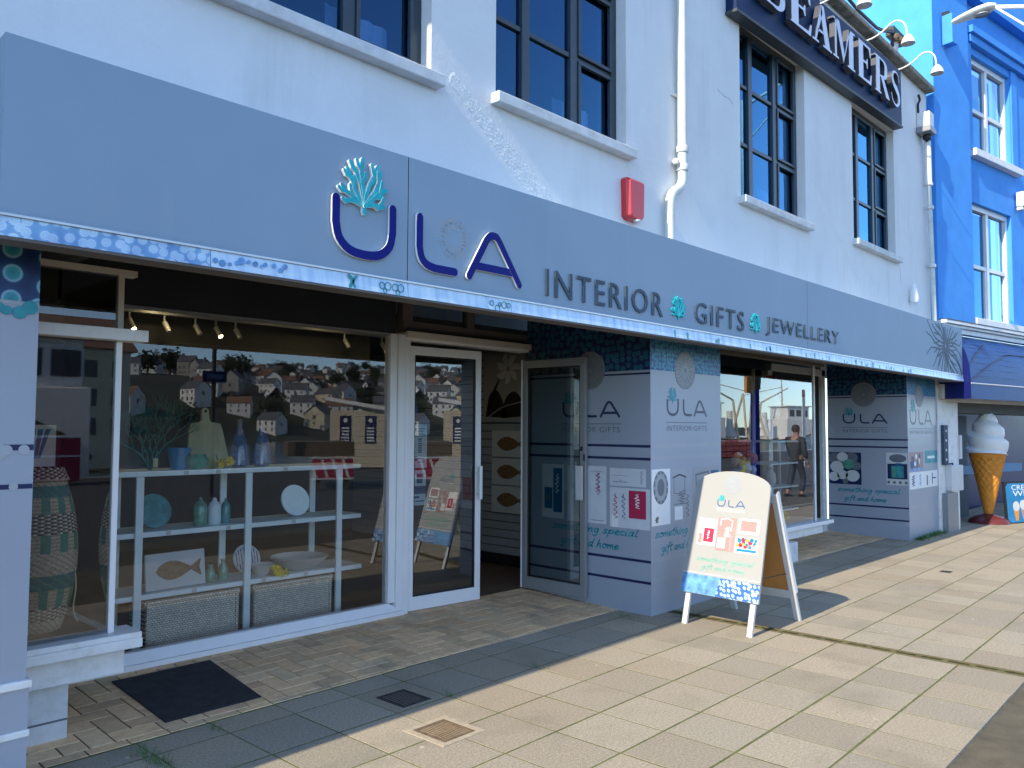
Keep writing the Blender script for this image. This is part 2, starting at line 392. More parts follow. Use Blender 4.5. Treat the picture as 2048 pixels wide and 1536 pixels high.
def wick(name, a, b_, s=44):
    m, t, b = _nt(name)
    tc = t.nodes.new('ShaderNodeTexCoord'); mp = t.nodes.new('ShaderNodeMapping'); mp.inputs['Rotation'].default_value = (R(90), 0, 0)
    br = t.nodes.new('ShaderNodeTexBrick'); br.inputs['Scale'].default_value = s; br.offset = .5
    br.inputs['Brick Width'].default_value = .40; br.inputs['Row Height'].default_value = .26; br.inputs['Mortar Size'].default_value = .03
    br.inputs['Color1'].default_value = (*a, 1); br.inputs['Color2'].default_value = (*sc(a,.75), 1); br.inputs['Mortar'].default_value = (*b_, 1)
    lk(t, tc.outputs['Object'], mp.inputs['Vector']); lk(t, mp.outputs['Vector'], br.inputs['Vector']); lk(t, br.outputs['Color'], b.inputs['Base Color'])
    bp = t.nodes.new('ShaderNodeBump'); bp.inputs['Strength'].default_value = .8; bp.inputs['Distance'].default_value = .01; bp.invert = True
    lk(t, br.outputs['Fac'], bp.inputs['Height']); lk(t, bp.outputs['Normal'], b.inputs['Normal']); b.inputs['Roughness'].default_value = .8; return m
M['wicker'] = wick('wicker', (.95,.88,.74), (.30,.24,.17), 17)
M['basket'] = mk('basket_weave', (.8,.8,.8), .85, var=.25, vs=60, attr=True, bump=.7, bs=140)
M['wood'] = mk('bleached_wood', (.40,.38,.22), .7, var=.25, vs=8, stretch=(1,1,.2))
M['fish_wood'] = mk('carved_wood', (.17,.10,.045), .7, var=.5, vs=40)
M['art_white'] = mk('art_board', (.55,.57,.56), .7, var=.05)
M['blue_glass'] = mk('blue_pottery', (.02,.10,.26), .15, var=.6, vs=26, coat=.6)
M['green_glass'] = mk('green_pottery', (.09,.30,.22), .2, var=.35, vs=12, coat=.5)
M['teal_glass'] = mk('teal_pottery', (.05,.26,.28), .2, var=.3, vs=14, coat=.5)
M['blue_pot'] = mk('bright_blue_pot', (.02,.20,.42), .3, var=.2)
M['yellow'] = mk('yellow_petals', (.80,.62,.02), .5, var=.15, vs=30)
M['leaf'] = mk('leaf_green', (.06,.14,.03), .6, var=.3, vs=20)
M['coral'] = mk('coral_green', (.02,.12,.11), .6, var=.3, vs=12)
M['slat'] = mk('slat_wall', (.33,.36,.38), .6, var=.06)
M['int_grey'] = mk('interior_grey', (.10,.10,.095), .9, var=.1)
M['int_floor'] = mk('interior_floor', (.13,.09,.06), .5, var=.3, vs=4, stretch=(.3,3,1))
M['lamp_glow'] = emit('lamp_glow', (1.0,.78,.38), 9.0)
M['paper'] = mk('notice_paper', (.68,.78,.84), .6, var=.08, vs=20)
M['ink'] = mk('notice_ink', (.05,.12,.26), .6, var=.1)
M['skin'] = mk('skin', (.42,.22,.15), .6, var=.1)
M['jacket'] = mk('dark_jacket', (.035,.04,.042), .8, var=.2)
M['hair'] = mk('dark_hair', (.05,.035,.025), .8, var=.2)
M['trousers'] = mk('trousers', (.03,.035,.05), .8)
M['hand_pale'] = mk('pale_teal_ink', (.20,.40,.34), .5, var=.1)

def gum(name):
    # pale and dark worn spots on the slabs
    m = M[name]; t = m.node_tree; b = t.nodes['Principled BSDF']; src = b.inputs['Base Color'].links[0].from_socket
    tc = t.nodes.new('ShaderNodeTexCoord')
    for sc_, th, col in ((3.1,.045,(.62,.58,.50)),(2.3,.05,(.16,.14,.11)),(11.0,.09,(.20,.19,.10))):
        vo = t.nodes.new('ShaderNodeTexVoronoi'); vo.inputs['Scale'].default_value = sc_; lk(t, tc.outputs['Object'], vo.inputs['Vector'])
        r = ramp(t, [(th*.8,(1,1,1)),(th,(0,0,0))], vo.outputs['Distance'])
        mu = t.nodes.new('ShaderNodeMath'); mu.operation = 'MULTIPLY'; mu.inputs[1].default_value = .55; lk(t, r.outputs['Color'], mu.inputs[0])
        src = mixc(t, src, col, mu.outputs[0])
    lk(t, src, b.inputs['Base Color'])
gum('slab')
# ================================================================ ground
PA = R(1.359)
PU = V((math.cos(PA), math.sin(PA), 0)); PV = V((-math.sin(PA), math.cos(PA), 0))
def pv(u, v, z=0): return PU*u+PV*v+V((0,0,z))
g = MB(); g.face([pv(-60,-.8,-.016), pv(140,-.8,-.016), pv(140,1.122,-.016), pv(-60,1.122,-.016)])
struct(g.build('road_edge', M['asphalt']))
g = MB(); g.face([pv(-60,-17.9,-.016), pv(140,-17.9,-.016), pv(140,-.8,-.016), pv(-60,-.8,-.016)]); struct(g.build('road', M['road_far']))
g = MB(); g.face([pv(-20,1.125,-.0010), pv(60,1.125,-.0010), pv(60,4.22,-.0010), pv(-20,4.22,-.0010)])
g.face([pv(-20,1.125,-.2), pv(60,1.125,-.2), pv(60,1.125,-.0011), pv(-20,1.125,-.0011)])
struct(g.build('pavement_bed', M['moss']))
g = MB(); rr = random.Random(3)
vs = [1.115+.411*k for k in range(8)]+[4.205]
def slab(u0, u1, v0, v1):
    t = rr.uniform(-.0004,.0006); k = rr.uniform(.86,1.08); w = rr.uniform(-.025,.025)
    b = .0015; u0 += rr.uniform(.003,.0065); u1 -= rr.uniform(.003,.0065); v0 += rr.uniform(.005,.008); v1 -= rr.uniform(.005,.008); gp = 0
    a = [pv(u0+gp,v0+gp,-.03), pv(u1-gp,v0+gp,-.03), pv(u1-gp,v1-gp,-.03), pv(u0+gp,v1-gp,-.03)]
    tz = [t+rr.uniform(-.0003,.0003) for _ in range(4)]
    c = [pv(u0+gp+b,v0+gp+b,tz[0]), pv(u1-gp-b,v0+gp+b,tz[1]), pv(u1-gp-b,v1-gp-b,tz[2]), pv(u0+gp+b,v1-gp-b,tz[3])]
    d = [p+V((0,0,.0293)) for p in a]
    cc = (k+w, k, k-w)
    g.idx(a+d+c, [(0,1,5,4),(1,2,6,5),(2,3,7,6),(3,0,4,7),(4,5,9,8),(5,6,10,9),(6,7,11,10),(7,4,8,11),(8,9,10,11)], 0, cc)
for j in range(len(vs)-1):
    us = [3.385+.392*k for k in range(-12, 8)]
    us = [x for x in us if x < 6.05]+[6.185]
    for i in range(len(us)-1): slab(us[i], us[i+1], vs[j], vs[j+1])
    us = [6.31+.395*k for k in range(0, 60)]
    for i in range(len(us)-1): slab(us[i], us[i+1], vs[j], vs[j+1])
struct(g.build('pavement', M['slab']))
# brick forecourt rising slightly to the doors
def zf(y): return .002+max(0, min(1, (y-4.25)/1.15))*.040
g = MB(); g.face([(-.2,4.1,-.006),(14.6,4.1,-.006),(14.6,4.25,-.006),(-.2,4.25,-.006)]); g.face([(-.2,4.25,-.008),(14.6,4.25,-.008),(14.6,5.4,.032),(-.2,5.4,.032)])
struct(g.build('forecourt_bed', M['joint']))
g = MB(); rr = random.Random(11); Bq = .122
def paver(x0, x1, y0, y1):
    e = .0035; k = rr.uniform(.80,1.12); w = rr.uniform(-.05,.05); cc = (k+w, k, k-w*.8); h = rr.uniform(-.0005,.0005)
    P = [(x0+e,y0+e),(x1-e,y0+e),(x1-e,y1-e),(x0+e,y1-e)]
    ins = .002
    Q = [(x0+e+ins,y0+e+ins),(x1-e-ins,y0+e+ins),(x1-e-ins,y1-e-ins),(x0+e+ins,y1-e-ins)]
    vv = [V((x,y,zf(y)-.004)) for x,y in P]+[V((x,y,zf(y)+h)) for x,y in Q]
    g.idx(vv, [(0,1,5,4),(1,2,6,5),(2,3,7,6),(3,0,4,7),(4,5,6,7)], 0, cc)
Y0 = 4.33
for i in range(0, 122):
    for j in range(0, 9):
        x = -.3+i*Bq; y = Y0+j*Bq; t = (i-j) % 4
        if t == 0: paver(x, x+2*Bq, y, y+Bq)
        elif t == 2 and j > 0: paver(x, x+Bq, y-Bq, y+Bq)
        elif t == 2: paver(x, x+Bq, y, y+Bq)
        elif t == 3 and j == 8: paver(x, x+Bq, y, y+Bq)
for i in range(75):
    x = -.3+i*.2; ylo = 4.205+ (x*math.sin(PA)) + .012
    paver(x, x+.2, min(ylo, 4.30), Y0)
struct(g.build('forecourt_paving', M['brick']))
# moss tufts in a few joints
g = MB(); rr = random.Random(5)
for (u, v, n, s) in ((1.79,4.02,130,.10),(1.79,3.86,120,.09),(2.19,4.1,40,.05),(5.8,4.0,60,.10),(6.1,3.6,40,.06),(3.4,3.57,30,.04),(4.2,3.58,30,.05)):
    for _ in range(n):
        a = rr.gauss(0,s*.28); b = rr.gauss(0,s); h = rr.uniform(.01,.035); q = pv(u+a, v+b, -.008); t = rr.uniform(0,6.3); d = V((math.cos(t), math.sin(t), 0))
        g.face([q-d*.0022, q+d*.0022, q+V((rr.uniform(-.015,.015), rr.uniform(-.015,.015), h+.01))])
for _ in range(420):
    x = rr.uniform(12.5,13.7); q = V((x, 3.93-abs(rr.gauss(0,.05)), .0)); h = rr.uniform(.02,.07); t = rr.uniform(0,6.3); d = V((math.cos(t), math.sin(t), 0))
    g.face([q-d*.006, q+d*.006, q+V((rr.uniform(-.03,.03), rr.uniform(-.03,.03), h))])
struct(g.build('grass_tufts', M['leaf']), 'stuff')
# iron things in the ground
t = thing('channel_drain', 'long rusty slotted drain channel crossing the paving beside the white folding board', 'drain', pv(6.25,2.5,0))
g = MB(); g.hexa([pv(6.17,1.115,-.03),pv(6.325,1.115,-.03),pv(6.325,4.19,-.03),pv(6.17,4.19,-.03)], [pv(6.17,1.115,-.011),pv(6.325,1.115,-.011),pv(6.325,4.19,-.011),pv(6.17,4.19,-.011)])
g.build('channel', M['rust_dark'], t)
for e in (6.205, 6.288):
    g = MB(); g.hexa([pv(e-.008,1.115,-.02),pv(e+.008,1.115,-.02),pv(e+.008,4.19,-.02),pv(e-.008,4.19,-.02)], [pv(e-.008,1.115,.002),pv(e+.008,1.115,.002),pv(e+.008,4.19,.002),pv(e-.008,4.19,.002)])
    g.build('edge_rail', M['rust'], t)
g = MB()
for e in (6.236, 6.258):
    for k in range(18): g.hexa([pv(e-.006,1.13+k*.17,-.01),pv(e+.006,1.13+k*.17,-.01),pv(e+.006,1.26+k*.17,-.01),pv(e-.006,1.26+k*.17,-.01)], [pv(e-.006,1.13+k*.17,-.001),pv(e+.006,1.13+k*.17,-.001),pv(e+.006,1.26+k*.17,-.001),pv(e-.006,1.26+k*.17,-.001)])
g.build('grating', M['rust'], t)
def cover(name, label, u0, u1, v0, v1, mt, frame, bars, z=.004):
    t = thing(name, label, 'drain cover', pv((u0+u1)/2,(v0+v1)/2,0))
    g = MB(); w = .016
    for a in ((u0,u1,v0,v0+w),(u0,u1,v1-w,v1),(u0,u0+w,v0+w,v1-w),(u1-w,u1,v0+w,v1-w)):
        g.hexa([pv(a[0],a[2],-.02),pv(a[1],a[2],-.02),pv(a[1],a[3],-.02),pv(a[0],a[3],-.02)],[pv(a[0],a[2],z),pv(a[1],a[2],z),pv(a[1],a[3],z),pv(a[0],a[3],z)])
    g.build('frame', frame, t)
    g = MB(); g.hexa([pv(u0+w,v0+w,-.02),pv(u1-w,v0+w,-.02),pv(u1-w,v1-w,-.02),pv(u0+w,v1-w,-.02)],[pv(u0+w,v0+w,z-.006),pv(u1-w,v0+w,z-.006),pv(u1-w,v1-w,z-.006),pv(u0+w,v1-w,z-.006)], 1)
    n = bars
    for k in range(n):
        a = u0+w+(u1-u0-2*w)*(k+.2)/n; b = a+(u1-u0-2*w)*.45/n
        g.hexa([pv(a,v0+w,z-.006),pv(b,v0+w,z-.006),pv(b,v1-w,z-.006),pv(a,v1-w,z-.006)],[pv(a,v0+w,z-.001),pv(b,v0+w,z-.001),pv(b,v1-w,z-.001),pv(a,v1-w,z-.001)])
    g.build('grille', [mt, M['rust_dark']], t)
cover('drain_cover', 'small black square drain cover set flush in shaded slab', 3.07, 3.28, 3.62, 3.87, M['iron'], M['iron'], 9)
cover('drain_cover', 'brown rusty square drain grille in sunlit slab with mortar edge', 2.88, 3.10, 3.075, 3.315, M['rust'], M['rust'], 11)
g = MB(); a, b, c, d, w = 2.84, 3.14, 3.035, 3.355, .036
for q in ((a,b,c,c+w),(a,b,d-w,d),(a,a+w,c+w,d-w),(b-w,b,c+w,d-w)):
    g.hexa([pv(q[0],q[2],-.01),pv(q[1],q[2],-.01),pv(q[1],q[3],-.01),pv(q[0],q[3],-.01)],[pv(q[0],q[2],.0035),pv(q[1],q[2],.0035),pv(q[1],q[3],.0035),pv(q[0],q[3],.0035)])
struct(g.build('pavement_mortar', M['conc_pale']))
cover('stop_tap_cover', 'tiny dark stop tap cover in far sunlit slabs', 10.02, 10.14, 2.53, 2.64, M['iron'], M['iron'], 3)
g = MB(); g.hexa([(1.93,4.40,.006),(2.50,4.41,.006),(2.585,5.235,.036),(1.955,5.225,.036)], [(1.93,4.40,.016),(2.50,4.41,.016),(2.585,5.235,.046),(1.955,5.225,.046)])
tag(g.build('door_mat', M['mat'], bevel=.004), 'black rubber mat lying on brick paving below the main shop window', 'mat')

# ================================================================ the white building
FY, WY, GY = 3.58, 3.95, 5.40
shop = thing('shop_building', 'white rendered two storey shop building with dark framed upper windows and stone coping', 'building', (7.0,4.0,0))
WINS = [(1.80,3.36,3.875,5.86),(3.955,5.515,3.93,5.86),(7.50,9.05,3.955,5.86),(10.488,12.03,4.03,5.87)]
def wall_panel(mb, x0, x1, z0, z1, y, holes, depth):
    xs = sorted({x0,x1}|{h[0] for h in holes}|{h[1] for h in holes}); zs = sorted({z0,z1}|{h[2] for h in holes}|{h[3] for h in holes})
    for i in range(len(xs)-1):
        for j in range(len(zs)-1):
            cx, cz = (xs[i]+xs[i+1])/2, (zs[j]+zs[j+1])/2
            if any(h[0]<cx<h[1] and h[2]<cz<h[3] for h in holes): continue
            a, b, c, d = xs[i], xs[i+1], zs[j], zs[j+1]
            mb.face([(a,y,c),(b,y,c),(b,y,d),(a,y,d)])
    for a, b, c, d in holes:
        mb.face([(a,y,c),(a,y,d),(a,y+depth,d),(a,y+depth,c)]); mb.face([(b,y,c),(b,y+depth,c),(b,y+depth,d),(b,y,d)])
        mb.face([(a,y,d),(b,y,d),(b,y+depth,d),(a,y+depth,d)]); mb.face([(a,y,c),(a,y+depth,c),(b,y+depth,c),(b,y,c)])
g = MB(); wall_panel(g, -.45, 13.56, 2.72, 6.90, WY, WINS, .30)
g.face([(13.56,WY,2.72),(13.56,WY+6,2.72),(13.56,WY+6,6.9),(13.56,WY,6.9)]); g.face([(-.45,WY,6.9),(13.56,WY,6.9),(13.56,WY+7,6.9),(-.45,WY+7,6.9)])
g.face([(-.45,WY+7,0),(13.8,WY+7,0),(13.8,WY+7,6.9),(-.45,WY+7,6.9)]); g.face([(-.45,WY,2.72),(-.45,WY,6.9),(-.45,WY+7,6.9),(-.45,WY+7,2.72)])
g.face([(-.45,WY+.6,2.76),(13.56,WY+.6,2.76),(13.56,WY+.6,6.88),(-.45,WY+.6,6.88)], 1)
g.build('wall', [M['render_wall'], M['dark_room']], shop)
g = MB(); g.box(-.5,13.58,3.82,4.25,6.87,6.955); g.build('coping', M['moss_stone'], shop, bevel=.02)
def patch(P0, P1, w0, w1, n, name='sun_streak_lumps'):
    # sun streak put into shape: small lumps a few millimetres proud of the wall
    g = MB(); r2 = random.Random(int(P0[0]*100)); d = V((P1[0]-P0[0],0,P1[1]-P0[1])); q = V((-d.z,0,d.x)).normalized()
    for k in range(n):
        f = r2.random(); w = w0+(w1-w0)*f; o = r2.uniform(-1,1); o = math.copysign(abs(o)**.85,o)*w/2
        c = V((P0[0],WY,P0[1]))+d*f+q*o; s_ = r2.uniform(.007,.019); h = r2.uniform(.002,.0045); a0 = r2.uniform(0,1.5)
        ring = [c+V((math.cos(a0+a*1.257)*s_*r2.uniform(.7,1.2),-.0005,math.sin(a0+a*1.257)*s_*r2.uniform(.7,1.2))) for a in range(5)]
        top = c+V((s_*.45,-h,-s_*.35))
        for a in range(5): g.face([ring[a],ring[(a+1)%5],top])
    g.build(name, M['patch'], shop)
patch((3.53,3.93),(4.72,3.11),.07,.20,1500)
patch((9.12,4.50),(11.1,3.28),.035,.12,1100)
cfr = FR((0,WY,0),(1,0,0),(0,0,1))
for P in ([(7.05,4.93),(7.18,4.90),(7.26,4.91),(7.36,4.87)],[(12.1,4.0),(12.2,3.86),(12.22,3.7)]):
    g = MB(); g.ribbon(cfr, smooth(P,3), .0035, .0, .0012, 0, cap=0); g.build('hairline_crack', M['grey_print'], shop)
for k, (x0, x1, z0, z1) in enumerate(WINS):
    fy = WY+.13; w = MB(); fw = .055
    xa = [x0+.36+.06*0, x0+.36+.555]; 
    c1a, c1b = x0+.375, x0+.43; c2a, c2b = x0+.955, x0+1.035
    w.box(x0,x1,fy-.03,fy+.04,z0,z0+.075); w.box(x0,x1,fy-.03,fy+.04,z1-.075,z1)
    w.box(x0,x0+fw,fy-.03,fy+.04,z0+.075,z1-.075); w.box(x1-fw-.02,x1,fy-.03,fy+.04,z0+.075,z1-.075)
    w.box(c1a,c1b+.03,fy-.032,fy+.04,z0+.075,z1-.075); w.box(c2a-.01,c2b,fy-.032,fy+.04,z0+.075,z1-.075)
    h = (z1-z0)
    wob = w.build('window', M['anthra'], shop, bevel=.006)
    wob.name = 'window'
    s = MB(); s.box(x0-.05 if k else x0-.3,x1+.055,WY-.085,WY+.06,z0-.078,z0+.001)
    so = s.build('sill', M['stone_sill'], wob, bevel=.008)
    b = MB()
    zr = [z0+h*.335, z0+h*.665]
    for (a, c) in ((x0+fw,c1a),(c1b+.03,c2a-.01),(c2b,x1-fw-.02)):
        for z in zr: b = MB(); b.box(a,c,fy-.02,fy+.02,z-.02,z+.02); b.build('glazing_bar', M['anthra'], wob, bevel=.004)
    # opening casements in the outer columns
    cs = MB()
    for (a, c, lo, hi) in ((c2b,x1-fw-.02,z0+.075,zr[0]-.02),(c2b,x1-fw-.02,zr[0]+.02,zr[1]-.02),(c2b,x1-fw-.02,zr[1]+.02,z1-.075)):
        for q in ((a,c,lo,lo+.03),(a,c,hi-.03,hi),(a,a+.03,lo+.03,hi-.03),(c-.03,c,lo+.03,hi-.03)): cs.box(q[0],q[1],fy-.045,fy-.012,q[2],q[3])
    cs.build('casement', M['anthra'], wob, bevel=.004)
    p = MB(); p.face([(x0+.03,fy+.002,z0+.03),(x1-.03,fy+.002,z0+.03),(x1-.03,fy+.002,z1-.03),(x0+.03,fy+.002,z1-.03)])
    p.build('pane', M['glass_up'], wob)
    cu = MB()   # pale net curtain and blind slats behind the glass
    for q in range(9):
        xx = x1-.62+q*.055
        cu.face([(xx,fy+.16+.02*(q%2),z0+.02),(xx+.055,fy+.18-.02*(q%2),z0+.02),(xx+.055,fy+.18-.02*(q%2),z0+.36),(xx,fy+.16+.02*(q%2),z0+.36)])
    cu.build('curtain', M['paper'], wob)
# shop interior shell
g = MB()
g.face([(-.4,WY+.02,2.75),(13.5,WY+.02,2.75),(13.5,5.46,2.75),(-.4,5.46,2.75)])
g.box(1.66,4.24,5.405,5.47,2.38,2.749); g.box(7.05,13.4,5.41,5.47,2.42,2.749)
g.build('soffit', M['soffit'], shop)
g = MB(); g.face([(-.4,5.47,2.56),(13.5,5.47,2.56),(13.5,10.9,2.56),(-.4,10.9,2.56)]); g.face([(1.13,WY+.05,2.56),(1.66,WY+.05,2.56),(1.66,5.47,2.56),(1.13,5.47,2.56)])
g.face([(7.08,4.52,2.56),(10.43,4.52,2.56),(10.43,5.47,2.56),(7.08,5.47,2.56)])
g.build('shop_ceiling', M['int_grey'], shop)
g = MB(); g.face([(-.4,5.44,.034),(13.5,5.44,.034),(13.5,10.9,.034),(-.4,10.9,.034)]); g.build('shop_floor', M['int_floor'], shop)
g = MB(); g.face([(-.4,10.5,0),(13.5,10.5,0),(13.5,10.5,2.6),(-.4,10.5,2.6)]); g.face([(.2,5.0,0),(.2,10.5,0),(.2,10.5,2.6),(.2,5.0,2.6)])
g.face([(12.3,5.5,0),(12.3,10.5,0),(12.3,10.5,2.6),(12.3,5.5,2.6)]); g.build('shop_back_wall', M['int_grey'], shop)
# ceiling beam inside seen through main window
g = MB(); g.box(1.7,5.0,6.8,6.95,2.27,2.56); g.build('ceiling_beam', M['int_grey'], shop)

# ---------------------------------------------------------------- clad pillars with printed vinyl
def coral(mb, fr, cu, cv, r, m=0, n0=0, n1=.004, w=None, ms=None):
    w = w or r*.155; step = [0]
    def nn(): step[0] += 1; return n1+step[0]*(.00004 if n1-n0 < .002 else .0003)
    bx, bz = cu+.02*r, cv-.78*r
    mb.ribbon(fr, [(bx,cv-1.02*r),(bx,bz+.1*r)], w*1.25, n0, nn(), m, ms, cap=2)
    for k, an in enumerate((-80,-58,-37,-19,-3,14,31,52,76)):
        pts = []; a = R(an); ln = .74*math.cos(a)+math.sqrt(1-.55*math.sin(a)**2)*.98
        for j in range(5):
            q = j/4; aa = a+.10*math.sin(k*2.1+q*4)
            pts.append((bx+math.sin(aa)*ln*r*q, bz+math.cos(aa)*ln*r*q))
        mb.ribbon(fr, pts, w, n0, nn(), m, ms, cap=2)
        for s, q in ((1,.5),(-1,.68)):
            p = pts[2 if q < .6 else 3]; aa = a+s*.62
            mb.ribbon(fr, [p,(p[0]+math.sin(aa)*.22*r,p[1]+math.cos(aa)*.24*r),(p[0]+math.sin(aa*.8)*.36*r,p[1]+math.cos(aa*.8)*.42*r)], w*.85, n0, nn(), m, ms, cap=2)
def logo(fr, u0, v0, w, n0, n1, mb_let, mb_cor, mls=None):
    k = w/1.404; T = lambda P: [(u0+x*k, v0+y*k) for x, y in P]
    st = .047*k
    mb_let[0].ribbon(fr, T([(.024,.29),(.024,.17)]+smooth([(.024,.17),(.045,.09),(.11,.036),(.205,.022),(.30,.036),(.365,.09),(.386,.17)],3)[1:]+[(.386,.30)]), st, n0, n1, 0, mls)
    mb_let[1].ribbon(fr, T([(.575,.295),(.575,.13)]+smooth([(.575,.13),(.59,.07),(.63,.035),(.69,.022)],3)[1:]+[(.84,.022)]), st, n0, n1, 0, mls)
    mb_let[2].ribbon(fr, T([(.955,.018),(1.095,.25)]+smooth([(1.095,.25),(1.13,.283),(1.18,.285),(1.215,.25)],3)[1:]+[(1.385,.018)]), st, n0, n1, 0, mls)
    mb_let[2].ribbon(fr, T([(1.02,.085),(1.325,.085)]), st, n0, n1-.0004, 0, mls)
    coral(mb_cor, fr, u0+.195*k, v0+.39*k, .143*k, 0, n0, n1, ms=mls)
def fan(fr, cu, cv, r, mb, n0=.001, lines=26, seed=2):
    rr = random.Random(seed)
    mb.disc(fr, cu, cv, r, 0, n0, 28)
    for k in range(lines):
        a = 2*math.pi*k/lines+rr.uniform(-.05,.05); l = r*rr.uniform(.84,.96)
        p = lambda q, d=0: (cu+math.cos(a+d)*l*q, cv+math.sin(a+d)*l*q)
        mb.ribbon(fr, [p(.17),p(.45,rr.uniform(-.05,.05)),p(.7,.04)], r*.035, n0, n0+.0006, 1, cap=0)
        mb.ribbon(fr, [p(.68,.04),p(1,.13)], r*.03, n0, n0+.0006, 1, cap=0); mb.ribbon(fr, [p(.68,.04),p(1,-.05)], r*.03, n0, n0+.0006, 1, cap=0)
GLY = {
 's': (.40,[[(.32,.44),(.18,.5),(.06,.4),(.14,.28),(.26,.18),(.22,.02),(.02,.03)]]),
 'o': (.46,[[(.2,.5),(.05,.38),(.03,.15),(.16,0),(.32,.1),(.34,.34),(.2,.5),(.3,.44),(.46,.46)]]),
 'm': (.58,[[(0,.48),(.03,0)],[(.03,.25),(.14,.48),(.22,.42),(.23,0)],[(.23,.25),(.35,.48),(.43,.42),(.44,.05),(.54,0)]]),
 'e': (.40,[[(.03,.22),(.28,.3),(.26,.48),(.1,.46),(.02,.22),(.12,0),(.36,.06)]]),
 't': (.34,[[(.14,.9),(.1,.15),(.2,0),(.32,.06)],[(-.04,.60),(.32,.64)]]),
 'h': (.44,[[(.08,1),(.03,0)],[(.04,.25),(.18,.48),(.28,.4),(.28,.05),(.40,0)]]),
 'i': (.22,[[(.05,.48),(.03,.06),(.16,0)],[(.07,.68),(.10,.72)]]),
 'n': (.42,[[(0,.48),(.03,0)],[(.03,.25),(.16,.48),(.26,.42),(.26,.05),(.38,0)]]),
 'g': (.44,[[(.3,.44),(.12,.5),(.02,.25),(.14,.02),(.3,.2)],[(.32,.48),(.3,-.2),(.16,-.45),(0,-.32)]]),
 'p': (.44,[[(.06,.5),(.0,-.45)],[(.04,.3),(.2,.5),(.34,.34),(.26,.05),(.06,.06)]]),
 'c': (.38,[[(.3,.42),(.14,.5),(.02,.25),(.12,.0),(.34,.06)]]),
 'a': (.46,[[(.3,.44),(.12,.5),(.02,.22),(.12,0),(.28,.2)],[(.31,.48),(.29,.08),(.42,0)]]),
 'l': (.24,[[(.1,1),(.05,.1),(.18,0)]]),
 'd': (.48,[[(.3,.44),(.12,.5),(.02,.22),(.12,0),(.28,.2)],[(.38,1),(.29,.08),(.44,0)]]),
 'f': (.34,[[(.34,.95),(.2,1),(.14,.7),(.1,-.4)],[(-.02,.5),(.3,.54)]]),
 ' ': (.26,[])}
def hand(mb, fr, txt, u0, v0, w, h, n0, m=0, sw=.10, wav=0):
    tot = sum(GLY[c][0] for c in txt); kx = w/tot; x = 0
    for c in txt:
        ad, st = GLY[c]
        for pl in st:
            P = [(u0+(x+px+.2*py)*kx, v0+py*h+wav*(x/tot)) for px, py in (smooth(pl,3) if len(pl) > 2 else pl)]
            mb.ribbon(fr, P, sw*h, n0, n0+.0006+.00003*(int(x*50)%7), m, cap=1)
        x += ad
def squiggle(mb, fr, u, v, w, h, n, m, seed, sw=.006):
    rr = random.Random(seed)
    for j in range(4):
        P = [(u+w*(.5+.42*math.sin(k*1.7+j+seed)*rr.uniform(.4,1)), v+h*(j+k/5)/4) for k in range(6)]
        mb.ribbon(fr, smooth(P,2), sw, n, n+.0004+.00008*j, m, cap=0)
    
def pillar(name, label, x0, x1, y0, y1, lu, fu, variants):
    t = thing(name, label, 'pillar', ((x0+x1)/2,(y0+y1)/2,0))
    g = MB(); g.box(x0,x1,y0,y1,-.12,2.74); g.build('pillar_body', M['panel_grey'], t)
    for face in ('side','front'):
        if face == 'side': fr = FR((x0,y1,0),(0,-1,0),(0,0,1)); W = y1-y0; L = lu
        else: fr = FR((x0,y0,0),(1,0,0),(0,0,1)); W = x1-x0; L = fu
        g = MB(); g.fbox(fr,.002,W-.002,2.10,2.72,0,.0015); g.fbox(fr,.002,W-.002,2.062,2.078,0,.0015,1)
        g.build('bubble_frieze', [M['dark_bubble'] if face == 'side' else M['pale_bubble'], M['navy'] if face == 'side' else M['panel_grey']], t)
        g = MB()
        zz = (1.44,1.33,.455,.275) if face == 'side' else (1.44,1.335,.46,.29)
        for z in zz: g.fbox(fr,.002,W-.002,z-.013,z+.010,0,.0012)
        if face == 'front':
            for z in zz: g.fbox(fr,.004,W-.004,z+.010,z+.020,0,.0012,1)
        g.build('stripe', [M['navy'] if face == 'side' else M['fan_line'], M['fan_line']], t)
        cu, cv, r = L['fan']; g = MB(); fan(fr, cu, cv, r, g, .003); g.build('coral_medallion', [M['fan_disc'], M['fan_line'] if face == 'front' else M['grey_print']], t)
        a, b = (MB(), MB(), MB()), MB(); u0, v0, w = L['logo']; logo(fr, u0, v0, w, 0, .0014, a, b)
        for q in a: q.build('logo_letter', M['navy'], t)
        b.build('logo_coral', M['teal_print'], t)
        g = MB(); g.fbox(fr,u0-.01,u0+w+.01,v0-.062,v0-.055,0,.001); g.text(fr,'INTERIOR·GIFTS',u0,v0-.135,w,.05,0,.001,sp=1.1); g.build('caption', M['grey_print'], t)
        g = MB()
        if L.get('hand'):
            hu, hw = L['hand']
            hand(g, fr, 'something special', hu, .655, hw, .07, .0, 0, .19, -.0)
            hand(g, fr, 'gift and home', hu+.11*hw, .525, hw*.68, .07, .0, 0, .19)
            g.build('handwriting', M['teal_print'], t)
        variants[face](fr, t, W)
    return t
def card(g, fr, u0, u1, z0, z1, m, n=.001): g.fbox(fr, u0, u1, z0, z1, 0, n, m)
